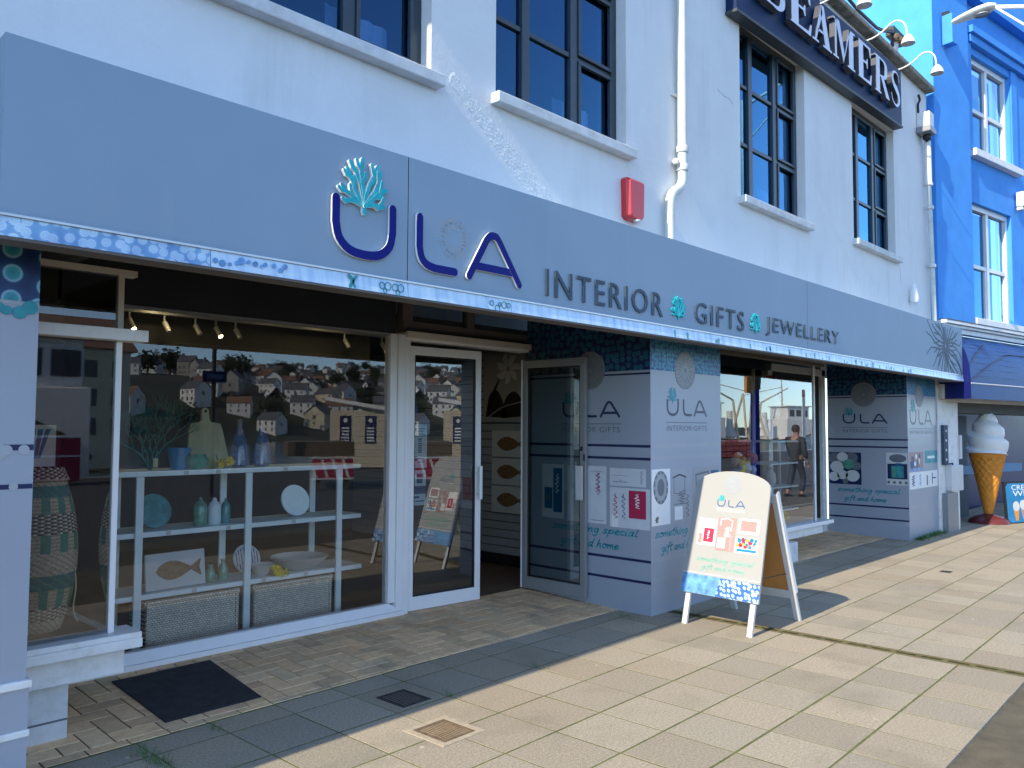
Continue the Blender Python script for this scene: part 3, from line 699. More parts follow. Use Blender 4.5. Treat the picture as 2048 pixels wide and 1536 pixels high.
def cards_a(fr, t, W):
    mats = [M['pale_card'], M['blue_card'], M['pink'], M['ink'], M['white'], M['grey_print']]
    def C(i, items):
        g = MB(); i(g); g.build('picture_card', mats, t)
    def c1(g):
        card(g,fr,.205,.475,.745,1.25,0); card(g,fr,.235,.335,.83,1.03,1,.0018); card(g,fr,.345,.455,.80,1.215,1,.0018)
        squiggle(g,fr,.365,.98,.06,.18,.0018,4,3); squiggle(g,fr,.255,.9,.05,.07,.0018,5,4)
    def c2(g): card(g,fr,.52,.97,.735,1.25,0); card(g,fr,.74,.742,.74,1.25,5,.0016); card(g,fr,.80,.94,.76,.765,5,.0016); squiggle(g,fr,.84,1.02,.07,.17,.0016,2,5); squiggle(g,fr,.86,.99,.05,.2,.0016,3,9); card(g,fr,.79,.95,1.2,1.203,5,.0016)
    def c3(g): card(g,fr,1.01,1.395,1.085,1.24,0); card(g,fr,1.04,1.2,1.118,1.123,3,.0016); card(g,fr,1.12,1.128,1.13,1.14,3,.0016); card(g,fr,1.03,1.2,1.175,1.178,5,.0016); squiggle(g,fr,1.33,1.11,.04,.11,.0016,5,8,.004)
    def c4(g):
        card(g,fr,1.01,1.435,.72,1.07,0); card(g,fr,1.215,1.395,.81,1.05,2,.0018); squiggle(g,fr,1.27,.9,.07,.12,.0018,4,2)
        squiggle(g,fr,1.035,.8,.07,.2,.0016,2,6); squiggle(g,fr,1.13,.8,.06,.2,.0016,3,7); card(g,fr,1.065,1.072,.98,1.02,3,.0016); card(g,fr,1.155,1.162,.98,1.02,3,.0016); card(g,fr,1.03,1.10,.72,.83,4,.0014)
    for f in (c1,c2,c3,c4): C(f, 0)
def cards_b(fr, t, W):
    mats = [M['white'], M['ghost'], M['grey_print'], M['panel_grey'], M['blue_card'], M['fan_line']]
    g = MB(); card(g,fr,.012,.30,.755,1.24,0); g.disc(fr,.15,1.08,.115,.001,.0016,28,2,ry=.145); g.disc(fr,.15,1.08,.09,.0016,.0020,24,1,ry=.118); g.disc(fr,.15,1.08,.055,.0020,.0024,20,2,ry=.075)
    for k in range(12):
        a = 2*math.pi*k/12; g.fbox(fr,.15+.1*math.cos(a)-.008,.15+.1*math.cos(a)+.008,1.08+.13*math.sin(a)-.009,1.08+.13*math.sin(a)+.009,.0020,.0024,5)
    squiggle(g,fr,.05,.78,.08,.05,.001,2,3); g.build('picture_card', mats, t)
    g = MB(); card(g,fr,.315,.66,.75,1.235,5)
    g.ribbon(fr,[(.36,1.02),(.36,1.16),(.45,1.185),(.54,1.16),(.54,1.0),(.36,1.02)],.008,.001,.0016,2); g.ribbon(fr,[(.34,1.155),(.45,1.18),(.56,1.155)],.012,.001,.0016,2)
    g.ribbon(fr,[(.36,.92),(.60,.92)],.007,.001,.0016,2); squiggle(g,fr,.40,.92,.18,.12,.001,2,4); g.fbox(fr,.37,.50,.78,.90,.001,.0014,0); squiggle(g,fr,.54,.8,.08,.2,.001,2,6)
    g.build('picture_card', mats, t)
    g = MB(); card(g,fr,.68,1.15,.76,1.24,1)
    g.ribbon(fr,[(.75,.85),(.73,1.17),(.95,1.19),(.95,.9)],.016,.001,.0016,2); g.fbox(fr,.78,.92,.9,1.13,.001,.0014,3); g.fbox(fr,1.0,1.14,1.05,1.2,.001,.0014,4); g.build('picture_card', mats, t)
def cards_c(fr, t, W):
    mats = [M['grey_print'], M['art_white'], M['green_glass'], M['blue_glass'], M['teal_glass'], M['navy']]
    g = MB(); card(g,fr,.02,.50,.76,1.24,5); rr = random.Random(4)
    for (u,v,r,m) in ((.10,1.15,.09,0),(.22,1.17,.08,1),(.36,1.16,.09,0),(.14,1.02,.10,1),(.31,1.06,.085,2),(.43,1.04,.07,0),(.09,.87,.08,1),(.22,.90,.08,1),(.37,.89,.10,1),(.26,.80,.04,0)):
        g.disc(fr,u,v,r*1.05,.001,.0016+.0002*rr.randint(0,3),16,m,ry=r*.88)
    g.build('picture_card', mats, t)
    g = MB(); card(g,fr,.86,1.155,.78,1.25,1); g.disc(fr,1.02,1.17,.12,.001,.0016,16,0,ry=.06); g.fbox(fr,.875,1.15,.87,1.09,.001,.0016,5); g.fbox(fr,.93,1.10,.89,1.06,.0016,.0020,4); g.fbox(fr,.95,.99,.9,1.04,.0020,.0024,2); g.fbox(fr,.99,1.07,1.06,1.1,.0016,.002,3)
    for k in range(7): g.disc(fr,.89+k*.04,.82+.02*(k%2),.022,.001,.0016,8,k%2)
    g.build('picture_card', mats, t)
def cards_d(fr, t, W):
    mats = [M['white'], M['teal_print'], M['ink'], M['pink_pale'], M['sea_print'], M['grey_print']]
    g = MB(); card(g,fr,.04,.66,.98,1.26,3); rr = random.Random(6)
    for k in range(16): g.disc(fr,.1+rr.random()*.5,1.06+rr.random()*.16,.03+.03*rr.random(),.001,.0014+.0001*k,10,rr.choice([0,5,2,3]))
    g.fbox(fr,.05,.65,.985,1.02,.001,.0014,4); g.build('picture_card', mats, t)
    g = MB(); card(g,fr,.74,1.33,1.08,1.27,1); card(g,fr,.86,1.2,1.15,1.19,0,.0016); g.build('picture_card', mats, t)
    g = MB(); card(g,fr,.04,1.33,.72,.965,0); squiggle(g,fr,.1,.76,.2,.16,.001,2,4,.012); squiggle(g,fr,.45,.76,.12,.16,.001,4,5,.012); g.fbox(fr,1.05,1.25,.84,.86,.001,.0014,2); g.fbox(fr,1.05,1.09,.76,.93,.001,.0014,2); g.fbox(fr,.8,.86,.75,.9,.001,.0014,5); g.build('picture_card', mats, t)
pillar('clad_pillar', 'grey clad pillar with clock and jar pictures beside the open glass door', 5.867, 7.06, 3.955, 5.40,
       {'fan':(.786,2.12,.175),'logo':(.457,1.69,.665),'hand':(.33,.98)}, {'fan':(.556,2.12,.172),'logo':(.25,1.705,.68),'hand':(.06,.92)}, {'side':cards_a,'front':cards_b})
pillar('clad_pillar', 'grey clad pillar with stones picture and blue pot picture next to ice cream shop', 12.42, 13.74, 3.965, 5.13,
       {'fan':(.55,2.11,.185),'logo':(.235,1.675,.65),'hand':(.14,.90)}, {'fan':(.54,2.09,.17),'logo':(.10,1.66,1.0)}, {'side':cards_c,'front':cards_d})
# left clad column with bubble print
t = thing('clad_column', 'pale grey clad column with bubble print at the far left edge', 'column', (.35,4.2,0))
g = MB(); g.box(-.45,1.125,WY,5.0,.50,2.74); g.build('column_body', M['panel_grey'], t)
fr = FR((-.45,WY,0),(1,0,0),(0,0,1))
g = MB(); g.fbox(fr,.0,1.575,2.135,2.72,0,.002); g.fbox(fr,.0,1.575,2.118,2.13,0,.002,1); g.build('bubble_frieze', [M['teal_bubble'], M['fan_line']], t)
g = MB()
for k in range(14): g.disc(fr,.05+k*.105,2.10,.026 if k%3 else .034,0,.0021+.0002*k,14,k%2)
for u, v, r in ((1.50,2.085,.028),(1.54,2.11,.03),(1.45,2.09,.02)): g.disc(fr,u,v,r,0,.0052+.01*(u-1.4),14,1)
g.build('bubble_print', [M['fan_line'], M['teal_print']], t)
g = MB(); g.fbox(fr,0,1.573,1.49,1.515,0,.002); g.fbox(fr,0,1.573,1.325,1.345,0,.002,2)
for k in range(13): g.disc(fr,.06+k*.115,1.485,.035,.002,.003,14,1)
for u in (1.47,1.535): g.disc(fr,u,1.492,.022,.002,.0034,14,1)
for k in range(11): g.disc(fr,.75+k*.075,1.335,.018,.002,.003,10,1)
g.build('bubble_stripe', [M['navy'], M['fan_line'], M['navy']], t)
g = MB(); g.box(-.47,1.145,WY-.02,4.45,.475,.51); g.build('dado_moulding', M['white_worn'], t, bevel=.006)
g = MB(); g.box(-.45,1.135,WY-.008,4.45,.12,.475); g.build('base_panel', M['panel_grey'], t)
g = MB(); g.box(-.46,1.142,WY-.016,4.45,.27,.30); g.build('base_moulding', M['white_worn'], t, bevel=.005)
g = MB(); g.box(-.46,1.128,WY-.004,4.45,-.02,.118); g.build('plinth', M['panel_grey'], t)
# ================================================================ fascia sign
fs = thing('fascia_sign', 'long grey shop fascia with raised navy ULA letters and coral emblem', 'shop sign', (7.3,FY,2.3))
X0, X1, Z0, Z1 = .868, 13.775, 2.325, 3.138
SEAM = [2.885, 8.20]
xs = [X0]+SEAM+[X1]
for i in range(3):
    g = MB(); a, b = xs[i]+(.0025 if i else 0), xs[i+1]-(.0025 if i < 2 else 0)
    g.face([(a,FY,Z0+.092),(b,FY,Z0+.092),(b,FY,Z1),(a,FY,Z1)]); g.face([(a,FY,Z1),(b,FY,Z1),(b,WY,Z1),(a,WY,Z1)])
    if i == 0: g.face([(a,WY,Z0),(a,FY,Z0),(a,FY,Z1),(a,WY,Z1)])
    if i == 2: g.face([(b,FY,Z0),(b,WY,Z0),(b,WY,Z1),(b,FY,Z1)])
    g.build('fascia_panel', M['fascia'], fs)
g = MB(); g.box(X0+.004,X1-.004,FY+.006,FY+.05,Z0+.03,Z1-.02); g.build('fascia_core', M['soffit'], fs)
g = MB(); g.box(X0,X1,FY-.012,FY+.03,Z0-.006,Z0+.006); g.box(X0,X1,FY+.03,FY+.12,Z0-.006,Z0+.004); g.build('bottom_trim', M['brown_trim'], fs)
bx = [X0, 1.72, 2.885, 3.73, 5.56, 8.20, X1]
for i in range(6):
    g = MB(); a, b = bx[i]+.002, bx[i+1]-.002
    g.hexa([(a,FY-.013,Z0+.007),(b,FY-.013,Z0+.007),(b,FY+.004,Z0+.007),(a,FY+.004,Z0+.007)],[(a,FY-.004,Z0+.086),(b,FY-.004,Z0+.086),(b,FY+.004,Z0+.086),(a,FY+.004,Z0+.086)])
    g.build('printed_band', M['band_bubble'] if i == 0 else M['band_streak'], fs)
fr = FR((0,FY,0),(1,0,0),(0,0,1))
g = MB(); rr = random.Random(8)
for (u, r) in ((2.70,.018),(2.74,.022),(2.79,.02),(2.83,.022),(2.72,.012),(2.81,.014),(3.55,.016),(3.6,.02),(3.66,.022),(3.70,.016),(3.62,.012)):
    g.ribbon(FR((0,FY-.0125,0),(1,0,0),(0,0,1)), [(u+r*math.cos(q*math.pi/5),Z0+.02+rr.uniform(.02,.045)*0+.028*((int(u*50))%2)+r*math.sin(q*math.pi/5)) for q in range(11)], .005, 0, .0015, 0, cap=0)
g.ribbon(FR((0,FY-.0125,0),(1,0,0),(0,0,1)), smooth([(2.49,Z0+.015),(2.505,Z0+.05),(2.48,Z0+.075)],3), .02, 0, .0015, 0, cap=1)
g.ribbon(FR((0,FY-.0125,0),(1,0,0),(0,0,1)), smooth([(2.52,Z0+.015),(2.51,Z0+.045),(2.53,Z0+.075)],3), .014, 0, .0015, 0, cap=1)
for k in range(40):
    u = rr.uniform(5.6,11.5); g.fbox(FR((0,FY-.0125,0),(1,0,0),(0,0,1)),u,u+rr.uniform(.006,.025),Z0+.012,Z0+.07*rr.uniform(.4,1),0,.0012,0)
g.build('band_motif', M['teal_print'], fs)
rr2 = random.Random(3); bfr = FR((0,FY-.013,0),(1,0,0),(0,0,1))
for k in range(12):
    g = MB(); r_ = rr2.uniform(.010,.022)*(1-.03*k); g.disc(bfr,1.74+k*.033+rr2.uniform(-.01,.01),Z0+.012+r_+rr2.random()*.04,r_,0,.0015+.0002*k,14); g.build('fade_bubble', M['sea_print'], fs)
g = MB(); g.box(X0,X1,FY-.012,FY+.003,Z0+.087,Z0+.097); g.build('band_ridge', M['fascia_trim'], fs)
a, b = (MB(), MB(), MB()), MB(); logo(fr, 2.365, 2.498, 1.446, .004, .020, a, b, 1)
for q in a: q.build('logo_letter', [M['navy_letter'], M['white_edge']], fs)
b.build('logo_coral', [M['teal'], M['white_edge']], fs)
g = MB(); rr = random.Random(9)
for k in range(22):
    an = 2*math.pi*k/22+rr.uniform(-.06,.06); p = lambda q, d=0: (3.235+math.cos(an+d)*.118*q, 2.725+math.sin(an+d)*.128*q)
    g.ribbon(fr,[p(.45),p(.75)],.007,.0,.0012,0,cap=0); g.ribbon(fr,[p(.72),p(1,.1)],.006,.0,.0012,0,cap=0); g.ribbon(fr,[p(.72),p(1,-.08)],.006,0,.0012,0,cap=0)
g.build('ghost_coral', M['ghost'], fs)
for (w, u0, u1, v0, v1) in (('INTERIOR',4.065,5.475,2.480,2.667),('GIFTS',5.965,6.815,2.482,2.662),('JEWELLERY',7.255,8.99,2.484,2.668)):
    g = MB(); g.text(fr, w, u0, v0, u1-u0, v1-v0, .002, .013, 0, 0, sp=1.18); g.build('word_letters', M['grey_letter'], fs)
for (u, v, r) in ((5.705,2.583,.092),(7.04,2.583,.090)):
    g = MB(); coral(g, fr, u, v, r, 0, .002, .012, w=r*.15); g.build('coral_emblem', M['teal'], fs)
g = MB(); rr = random.Random(4); cu, cv = 12.94, 2.81
def clipd(u, v): return (min(max(u, 12.02), 13.72), min(max(v, 2.43), 3.12))
for k in range(26):
    an = 2*math.pi*k/26+rr.uniform(-.06,.06)
    P = [(cu+math.cos(an+.12*math.sin(q*5+k))*q*.95, cv+math.sin(an+.12*math.sin(q*5+k))*q*.95) for q in (.03,.15,.3,.5,.72,.95)]
    Q = []
    for p in P:
        if clipd(*p) != p:
            Q.append(clipd(*p)) if abs(clipd(*p)[0]-p[0]) < .2 and abs(clipd(*p)[1]-p[1]) < .12 else None
            break
        Q.append(p)
    if len(Q) > 1: g.ribbon(fr, Q, [.034-.004*i for i in range(len(Q))], .0, .0012+.00008*k, 0, cap=0)
    if len(Q) > 3:
        p = Q[2]; e = (p[0]+math.cos(an+.45)*.28, p[1]+math.sin(an+.45)*.28)
        if clipd(*e) == e: g.ribbon(fr, [p, e], [.02,.015], .0, .0034+.00008*k, 0, cap=0)
g.build('coral_motif', M['grey_letter'], fs)

# ================================================================ shop windows
def pane(t, name, pts, m='glass'):
    g = MB(); g.face(pts); return g.build(name, M[m], t)
# bay window by the left column
t = thing('bay_window', 'small white framed bay window beside the left column with striped basket inside', 'shop window', (1.4,4.5,0))
g = MB(); g.box(1.126,1.80,4.41,4.62,.485,.515); g.hexa([(1.126,4.40,.435),(1.80,4.40,.435),(1.80,5.36,.435),(1.126,5.36,.435)],[(1.126,4.40,.486),(1.80,4.40,.486),(1.80,5.36,.486),(1.126,5.36,.486)]); g.build('sill', M['white_worn'], t, bevel=.006)
g = MB(); g.box(1.126,1.737,4.475,5.38,.30,.434); g.build('apron_board', M['white_worn'], t, bevel=.004)
g = MB(); g.box(1.126,1.49,4.545,5.3,-.02,.299)
fr = FR((1.126,4.545,0),(1,0,0),(0,0,1))
g.build('plinth', M['stone_sill'], t)
g = MB()
for q in ((.0,.363,.102,.112),(.0,.16,.213,.222),(.160,.169,.112,.30)): g.fbox(fr,*q,0,.0015,0)
g.build('tile_joint', M['grey_print'], t)
g = MB(); g.fbox(fr,.012,.034,.118,.205,.0018,.003,0); g.build('rust_stain', M['rust'], t)
g = MB(); g.box(1.652,1.684,4.485,4.52,.515,2.045); g.build('corner_post', M['white'], t, bevel=.004)
g = MB(); g.box(1.126,1.79,4.41,4.53,2.046,2.108); g.build('head_beam', M['white_worn'], t, bevel=.004)
g = MB(); g.box(1.126,1.75,4.48,4.55,2.40,2.432); g.box(1.655,1.685,4.485,4.52,2.108,2.40); g.build('transom_frame', M['cream'], t)
pane(t,'pane',[(1.126,4.50,.515),(1.655,4.50,.515),(1.655,4.50,2.046),(1.126,4.50,2.046)]); pane(t,'transom_pane',[(1.126,4.50,2.108),(1.655,4.50,2.108),(1.655,4.50,2.40),(1.126,4.50,2.40)])
pane(t,'side_pane',[(1.668,4.52,.515),(1.668,5.36,.515),(1.668,5.36,2.40),(1.668,4.52,2.40)])
g = MB(); g.box(1.655,1.70,4.53,5.36,.487,.53); g.box(1.13,1.655,4.53,5.36,.49,.512,1); g.build('side_rail', [M['white'], M['brown_trim']], t)
# large window
t = thing('main_window', 'large single pane white framed shop window reflecting the harbour hillside', 'shop window', (2.9,5.4,0))
g = MB(); g.hexa([(1.74,5.355,.028),(4.33,5.355,.028),(4.33,5.47,.028),(1.74,5.47,.028)],[(1.74,5.355,.075),(4.33,5.355,.075),(4.33,5.47,.075),(1.74,5.47,.075)]); g.hexa([(1.74,5.362,.076),(4.31,5.362,.076),(4.31,5.47,.076),(1.74,5.47,.076)],[(1.74,5.40,.145),(4.19,5.40,.145),(4.19,5.47,.145),(1.74,5.47,.145)]); g.build('sill', M['white'], t, bevel=.006)
g = MB(); g.box(4.175,4.245,5.385,5.47,.146,2.378); g.box(4.246,4.318,5.368,5.47,.076,2.378); g.build('jamb', M['white'], t, bevel=.005)
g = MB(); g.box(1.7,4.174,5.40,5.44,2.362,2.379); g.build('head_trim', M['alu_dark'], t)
pane(t,'pane',[(1.70,5.425,.14),(4.18,5.425,.14),(4.18,5.425,2.365),(1.70,5.425,2.365)])
# entrance doors
DY = 5.42
t = thing('door_frame', 'cream painted shop doorway frame with dark transom panes above', 'door frame', (5.1,DY,0))
g = MB(); g.box(4.32,4.375,5.37,5.5,.03,2.33); g.box(4.32,5.865,5.372,5.5,2.331,2.40); g.build('jamb', M['white'], t, bevel=.005)
g = MB(); g.box(4.32,5.95,5.34,5.371,2.352,2.41); g.build('head_moulding', M['cream'], t, bevel=.006)
g = MB(); g.box(4.32,5.866,5.40,5.47,2.401,2.50); g.box(4.30,4.41,5.39,5.47,2.501,2.749); g.box(5.06,5.15,5.40,5.47,2.501,2.749); g.build('transom_frame', M['brown_trim'], t)
pane(t,'transom_pane',[(4.41,5.44,2.5),(5.06,5.44,2.5),(5.06,5.44,2.749),(4.41,5.44,2.749)]); pane(t,'transom_pane',[(5.15,5.44,2.5),(5.866,5.44,2.5),(5.866,5.44,2.749),(5.15,5.44,2.749)])
def leaf(name, label, fr, W, H, mt, closed):
    t = thing(name, label, 'door', tuple(fr.p(0,0)))
    b, s, h, d = .115, .062, .075, .02
    g = MB(); g.fbox(fr,0,W,0,b,-d,d); g.fbox(fr,0,W,H-h,H,-d,d); g.fbox(fr,0,s,b,H-h,-d,d); g.fbox(fr,W-s,W,b,H-h,-d,d); g.build('leaf_frame', mt, t, bevel=.004)
    g = MB()
    for q in ((s,W-s,b,b+.012),(s,W-s,H-h-.012,H-h),(s,s+.012,b+.012,H-h-.012),(W-s-.012,W-s,b+.012,H-h-.012)): g.fbox(fr,*q,-.012,.012)
    g.build('glazing_bead', M['black'], t)
    g = MB(); g.face([fr.p(s,b,.002),fr.p(W-s,b,.002),fr.p(W-s,H-h,.002),fr.p(s,H-h,.002)]); g.build('pane', M['glass_door'], t)
    return t
fr = FR((4.385,DY,.045),(math.cos(R(5)),-math.sin(R(5)),0),(0,0,1)); W, H = .795, 2.245
t = leaf('glass_door', 'closed white framed glass door reflecting the folding board with notices inside', fr, W, H, M['white'], True)
g = MB()
for n0, n1 in ((.022,.065),(-.065,-.022)):
    g.fbox(fr,W-.05,W-.015,.90,1.20,n1-.014 if n0 > 0 else n0,n1 if n0 > 0 else n0+.014); 
    for v in (.95,1.15): g.fbox(fr,W-.045,W-.02,v-.012,v+.012,min(n0,n1)+.0,max(n0,n1)-.001)
g.build('pull_handle', M['white'], t, bevel=.003)
fr2 = FR((5.822,5.40,.055),(0.008,-1,0),(0,0,1)); W2, H2 = .775, 2.19
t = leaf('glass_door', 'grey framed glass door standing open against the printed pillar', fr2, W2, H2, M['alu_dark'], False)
g = MB(); g.fbox(fr2,W2-.085,W2-.01,.885,1.195,.04,.055); g.fbox(fr2,W2-.06,W2-.03,.93,.96,.02,.04); g.fbox(fr2,W2-.06,W2-.03,1.12,1.15,.02,.04); g.build('pull_handle', M['alu'], t, bevel=.003)
g = MB(); g.fbox(fr2,-.018,-.001,0,2.2,-.02,.02); g.build('hinge_strip', M['white'], t)
g = MB(); g.fbox(fr2,W2-.055,W2-.03,1.33,1.37,.02,.028); g.fbox(fr2,W2-.018,W2-.002,1.24,1.30,.02,.026); g.build('lock', M['black'], t)
# notices on the closed door
def notice(name, label, fr, u0, u1, v0, v1, items):
    t = thing(name, label, 'notice', tuple(fr.p((u0+u1)/2, v0, -.01)))
    g = MB(); g.fbox(fr,u0,u1,v0,v1,-.014,-.012); g.build('sheet', M['paper'], t)
    g = MB()
    for (a,b,c,d) in items: g.fbox(fr,u0+a*(u1-u0),u0+b*(u1-u0),v0+c*(v1-v0),v0+d*(v1-v0),-.0119,-.0113)
    g.build('print', M['ink'], t)
lines = [(.12,.85,.88,.905),(.2,.8,.83,.85),(.15,.85,.76,.78),(.15,.82,.715,.735),(.1,.8,.20,.22),(.3,.85,.12,.14),(.1,.3,.16,.27)]+[(.35,.62,.34+.05*k,.375+.05*k) for k in range(7)]
notice('paper_notice', 'tall pale notice sheet taped inside the closed door, upper one', fr, .075, .215, 1.20, 1.575, lines)
notice('paper_notice', 'pale notice with dark blue band inside the closed door, lower one', fr, .075, .205, .88, 1.18, [(.3,.75,.62,.9),(0,1,.32,.55),(.05,.5,.2,.26),(.2,.9,.1,.13)])
t = tag((lambda g: (g.fbox(fr,.068,.115,1.655,1.725,-.014,-.012), g)[1])(MB()).build('window_sticker', M['ink']), 'small square blue sticker high on the closed glass door', 'sticker')
# window between the pillars
t = thing('bay_window', 'wide white framed bay window with toy bags, between the two printed pillars', 'shop window', (8.8,4.5,0))
g = MB(); g.hexa([(7.062,4.40,.345),(10.82,4.40,.345),(10.82,5.36,.345),(7.062,5.36,.345)],[(7.062,4.40,.395),(10.82,4.40,.395),(10.82,5.36,.395),(7.062,5.36,.395)]); g.build('sill', M['white'], t, bevel=.006)
g = MB(); g.box(7.062,10.6,4.46,5.38,.235,.344); g.build('apron_board', M['white_worn'], t, bevel=.004)
g = MB(); g.box(7.062,9.52,4.315,5.3,-.03,.234); g.build('plinth', M['stone_sill'], t, bevel=.004)
g = MB(); g.box(10.44,10.475,4.485,4.52,.396,2.42); g.box(10.44,10.475,5.33,5.37,.396,2.42); g.build('corner_post', M['white'], t, bevel=.004)
g = MB(); g.box(7.062,10.7,4.45,4.53,2.42,2.46); g.build('head_beam', M['brown_trim'], t)
pane(t,'pane',[(7.062,4.50,.39),(10.44,4.50,.39),(10.44,4.50,2.43),(7.062,4.50,2.43)]); pane(t,'side_pane',[(10.457,4.52,.39),(10.457,5.33,.39),(10.457,5.33,2.43),(10.457,4.52,2.43)])
g = MB(); g.box(7.07,10.43,4.54,5.36,.37,.40); g.build('display_shelf', M['white'], t)
t = thing('side_entrance', 'recessed side doorway frame with white jamb beyond the bay window', 'door frame', (12.3,5.2,0))
g = MB(); g.box(12.28,12.41,5.15,5.25,.02,2.75); g.box(10.6,12.41,5.15,5.25,2.4,2.5); g.box(10.5,10.62,5.15,5.25,.02,2.4); g.build('jamb', M['white_worn'], t, bevel=.004)
g = MB(); g.box(10.62,12.28,5.18,5.22,.04,.18); g.build('kick_plate', M['alu'], t)
pane(t,'pane',[(10.62,5.2,.18),(12.28,5.2,.18),(12.28,5.2,2.4),(10.62,5.2,2.4)],'dark_room')

# ================================================================ goods on show
t = thing('display_shelves', 'pale green wooden shelving unit standing inside the main window', 'shelving', (3.1,5.9,.03))
for z, xl, xr in ((1.262,2.06,4.14),(.842,2.07,4.15),(.415,2.075,4.165)):
    g = MB(); g.box(xl,xr,5.735,6.12,z-.018,z+.018); g.build('shelf', M['shelf'], t, bevel=.003)
for x in (2.29,3.10,3.915):
    for y in (5.72,6.125):
        g = MB(); g.box(x-.026,x+.026,y-.011,y+.011,.04,1.243); g.build('upright', M['shelf'], t, bevel=.003)
SZ = (.06, .434, .861, 1.281)
for k, (x, z) in enumerate(((2.62,1.262),(2.86,1.262),(3.42,1.262),(2.5,.842),(2.95,.842),(3.5,.842),(2.7,.415),(3.25,.415),(3.62,.415))):
    g = MB(); g.box(x-.016,x+.016,5.728,5.7345,z-.013,z+.013); g.build('price_label', M['art_white'], t)
def hamper(x0, x1, label):
    t = thing('wicker_hamper', label, 'hamper', ((x0+x1)/2,5.9,.04)); z0, z1 = .05, .385
    g = MB(); g.box(x0+.02,x1-.02,5.752,6.08,z0,z1-.03); g.build('basket_body', M['wicker'], t, bevel=.012)
    g = MB(); g.tube([(x0+.01,5.748,z1-.02),(x1-.01,5.748,z1-.02),(x1-.01,6.09,z1-.02),(x0+.01,6.09,z1-.02),(x0+.01,5.748,z1-.02)],.016,8)
    for x in (x0+.02,x1-.02): g.tube([(x,5.752,z0),(x,5.752,z1)],.014,8)
    g.build('rim', M['wicker'], t)
hamper(2.36,3.06,'wicker hamper on the window floor under the fish picture'); hamper(3.17,3.88,'wicker hamper on the window floor under the big white bowl')
def fish_art(name, label, fr, w, h, full=True):
    t = thing(name, label, 'wall picture', tuple(fr.p(w/2,0)))
    g = MB(); g.fbox(fr,0,w,0,h,0,.02); g.build('board', M['art_white'], t, bevel=.003)
    g = MB(); c = h/2+.0; L = w*.62
    P = [(w*.16+L*q, c+h*.26*math.sin(math.pi*q**.8)) for q in [k/12 for k in range(13)]]
    B = [(w*.16+L*q, c-h*.26*math.sin(math.pi*q**.8)) for q in [k/12 for k in range(12,0,-1)]]
    P = P[:-1]+[(w*.76,c+h*.05),(w*.92,c+h*.24),(w*.885,c),(w*.92,c-h*.24),(w*.76,c-h*.05)]+B[1:]
    g.prism(fr, P, .02, .032); g.build('carved_fish', M['fish_wood'], t, bevel=.003)
    return t
fish_art('fish_picture', 'white board picture of carved wooden fish on the window shelf', FR((2.375,5.80,.436),(1,.08,0),(0,.15,1)), .45, .255)
def wallfish(z, lab): fish_art('fish_picture', lab, FR((6.64,6.64,z),(.0,-1,0),(0,0,1)), .58, .30)
# slatted display wall inside the doorway
t = thing('slat_wall', 'grey slatted display wall inside the open doorway', 'display wall', (6.7,7.6,.03))
g = MB()
for k in range(26): g.box(6.66,6.70,5.5,9.4,.16+k*.093,.16+k*.093+.084)
g.build('slat_board', M['slat'], t, bevel=.003)
g = MB(); g.box(6.70,6.74,5.5,9.4,.03,2.56); g.build('backing', M['soffit'], t)
g = MB(); g.box(6.655,6.69,5.5,9.4,.035,.155); g.build('skirting', M['soffit'], t)
wallfish(1.26,'top fish picture of three hung on the slatted wall'); wallfish(.945,'middle fish picture of three hung on the slatted wall'); wallfish(.63,'bottom fish picture of three hung on the slatted wall')
t = thing('flower_canvas', 'dark flower canvas with pale petals hung high on the slatted wall', 'wall picture', (6.64,6.4,1.68))
fr = FR((6.64,6.78,1.66),(0,-1,0),(0,0,1)); g = MB(); g.fbox(fr,0,.66,0,.78,0,.02); g.build('canvas', M['ghost'], t)
g = MB()
for P in ([(.04,.06),(.10,.30),(.22,.36),(.33,.2),(.40,.04)],[(.30,.04),(.36,.26),(.5,.34),(.62,.22),(.64,.06)],[(.06,.1),(.16,.36),(.3,.55)]):
    g.prism(fr, smooth(P,4), .02, .024)
g.build('leaf_shape', M['black'], t)
for k in range(7):
    g = MB(); a = 2*math.pi*k/7; g.ribbon(fr, smooth([(.40+.04*math.cos(a),.6+.04*math.sin(a)),(.40+.12*math.cos(a+.2),.6+.12*math.sin(a+.2)),(.40+.19*math.cos(a),.6+.17*math.sin(a))],3), [.03,.05,.07,.08,.07,.05,.02], .02, .023+.0003*k, 0, cap=1); g.build('petal', M['pale_card'], t)
g = MB(); g.ribbon(fr, smooth([(.05,.03),(.3,.16),(.6,.22)],4), .012, .024, .026, 0, cap=0)
g.build('leaf_vein', M['ghost'], t)
def pot(name, label, cat, x, y, z, prof, mt, n=24, kids=None):
    t = thing(name, label, cat, (x,y,z)) if kids else None
    g = MB(); g.lathe(prof, (x,y,z), n); o = g.build(name if not kids else kids[0], M[mt], t, smooth=True)
    if not kids: o['label'] = label; o['category'] = cat; return o
    for nm, pr, mm in kids[1:]: g = MB(); g.lathe(pr, (x,y,z), 16); g.build(nm, M[mm], t, smooth=True)
    return t
BOT = [(.05,0),(.075,.02),(.072,.12),(.055,.20),(.03,.27),(.018,.31)]
pot('pottery_bottle', 'tall blue mottled bottle on top shelf, nearer the chopping board', 'bottle', 3.10,5.88,SZ[3],BOT,'blue_glass',24,['bottle_body',('stopper',[(.014,.30),(.02,.315),(.02,.36),(.012,.37)],'grey_print')])
pot('pottery_bottle', 'tall blue mottled bottle on top shelf, nearer the window jamb', 'bottle', 3.29,5.88,SZ[3],BOT,'blue_glass',24,['bottle_body',('stopper',[(.014,.30),(.02,.315),(.02,.36),(.012,.37)],'rust')])
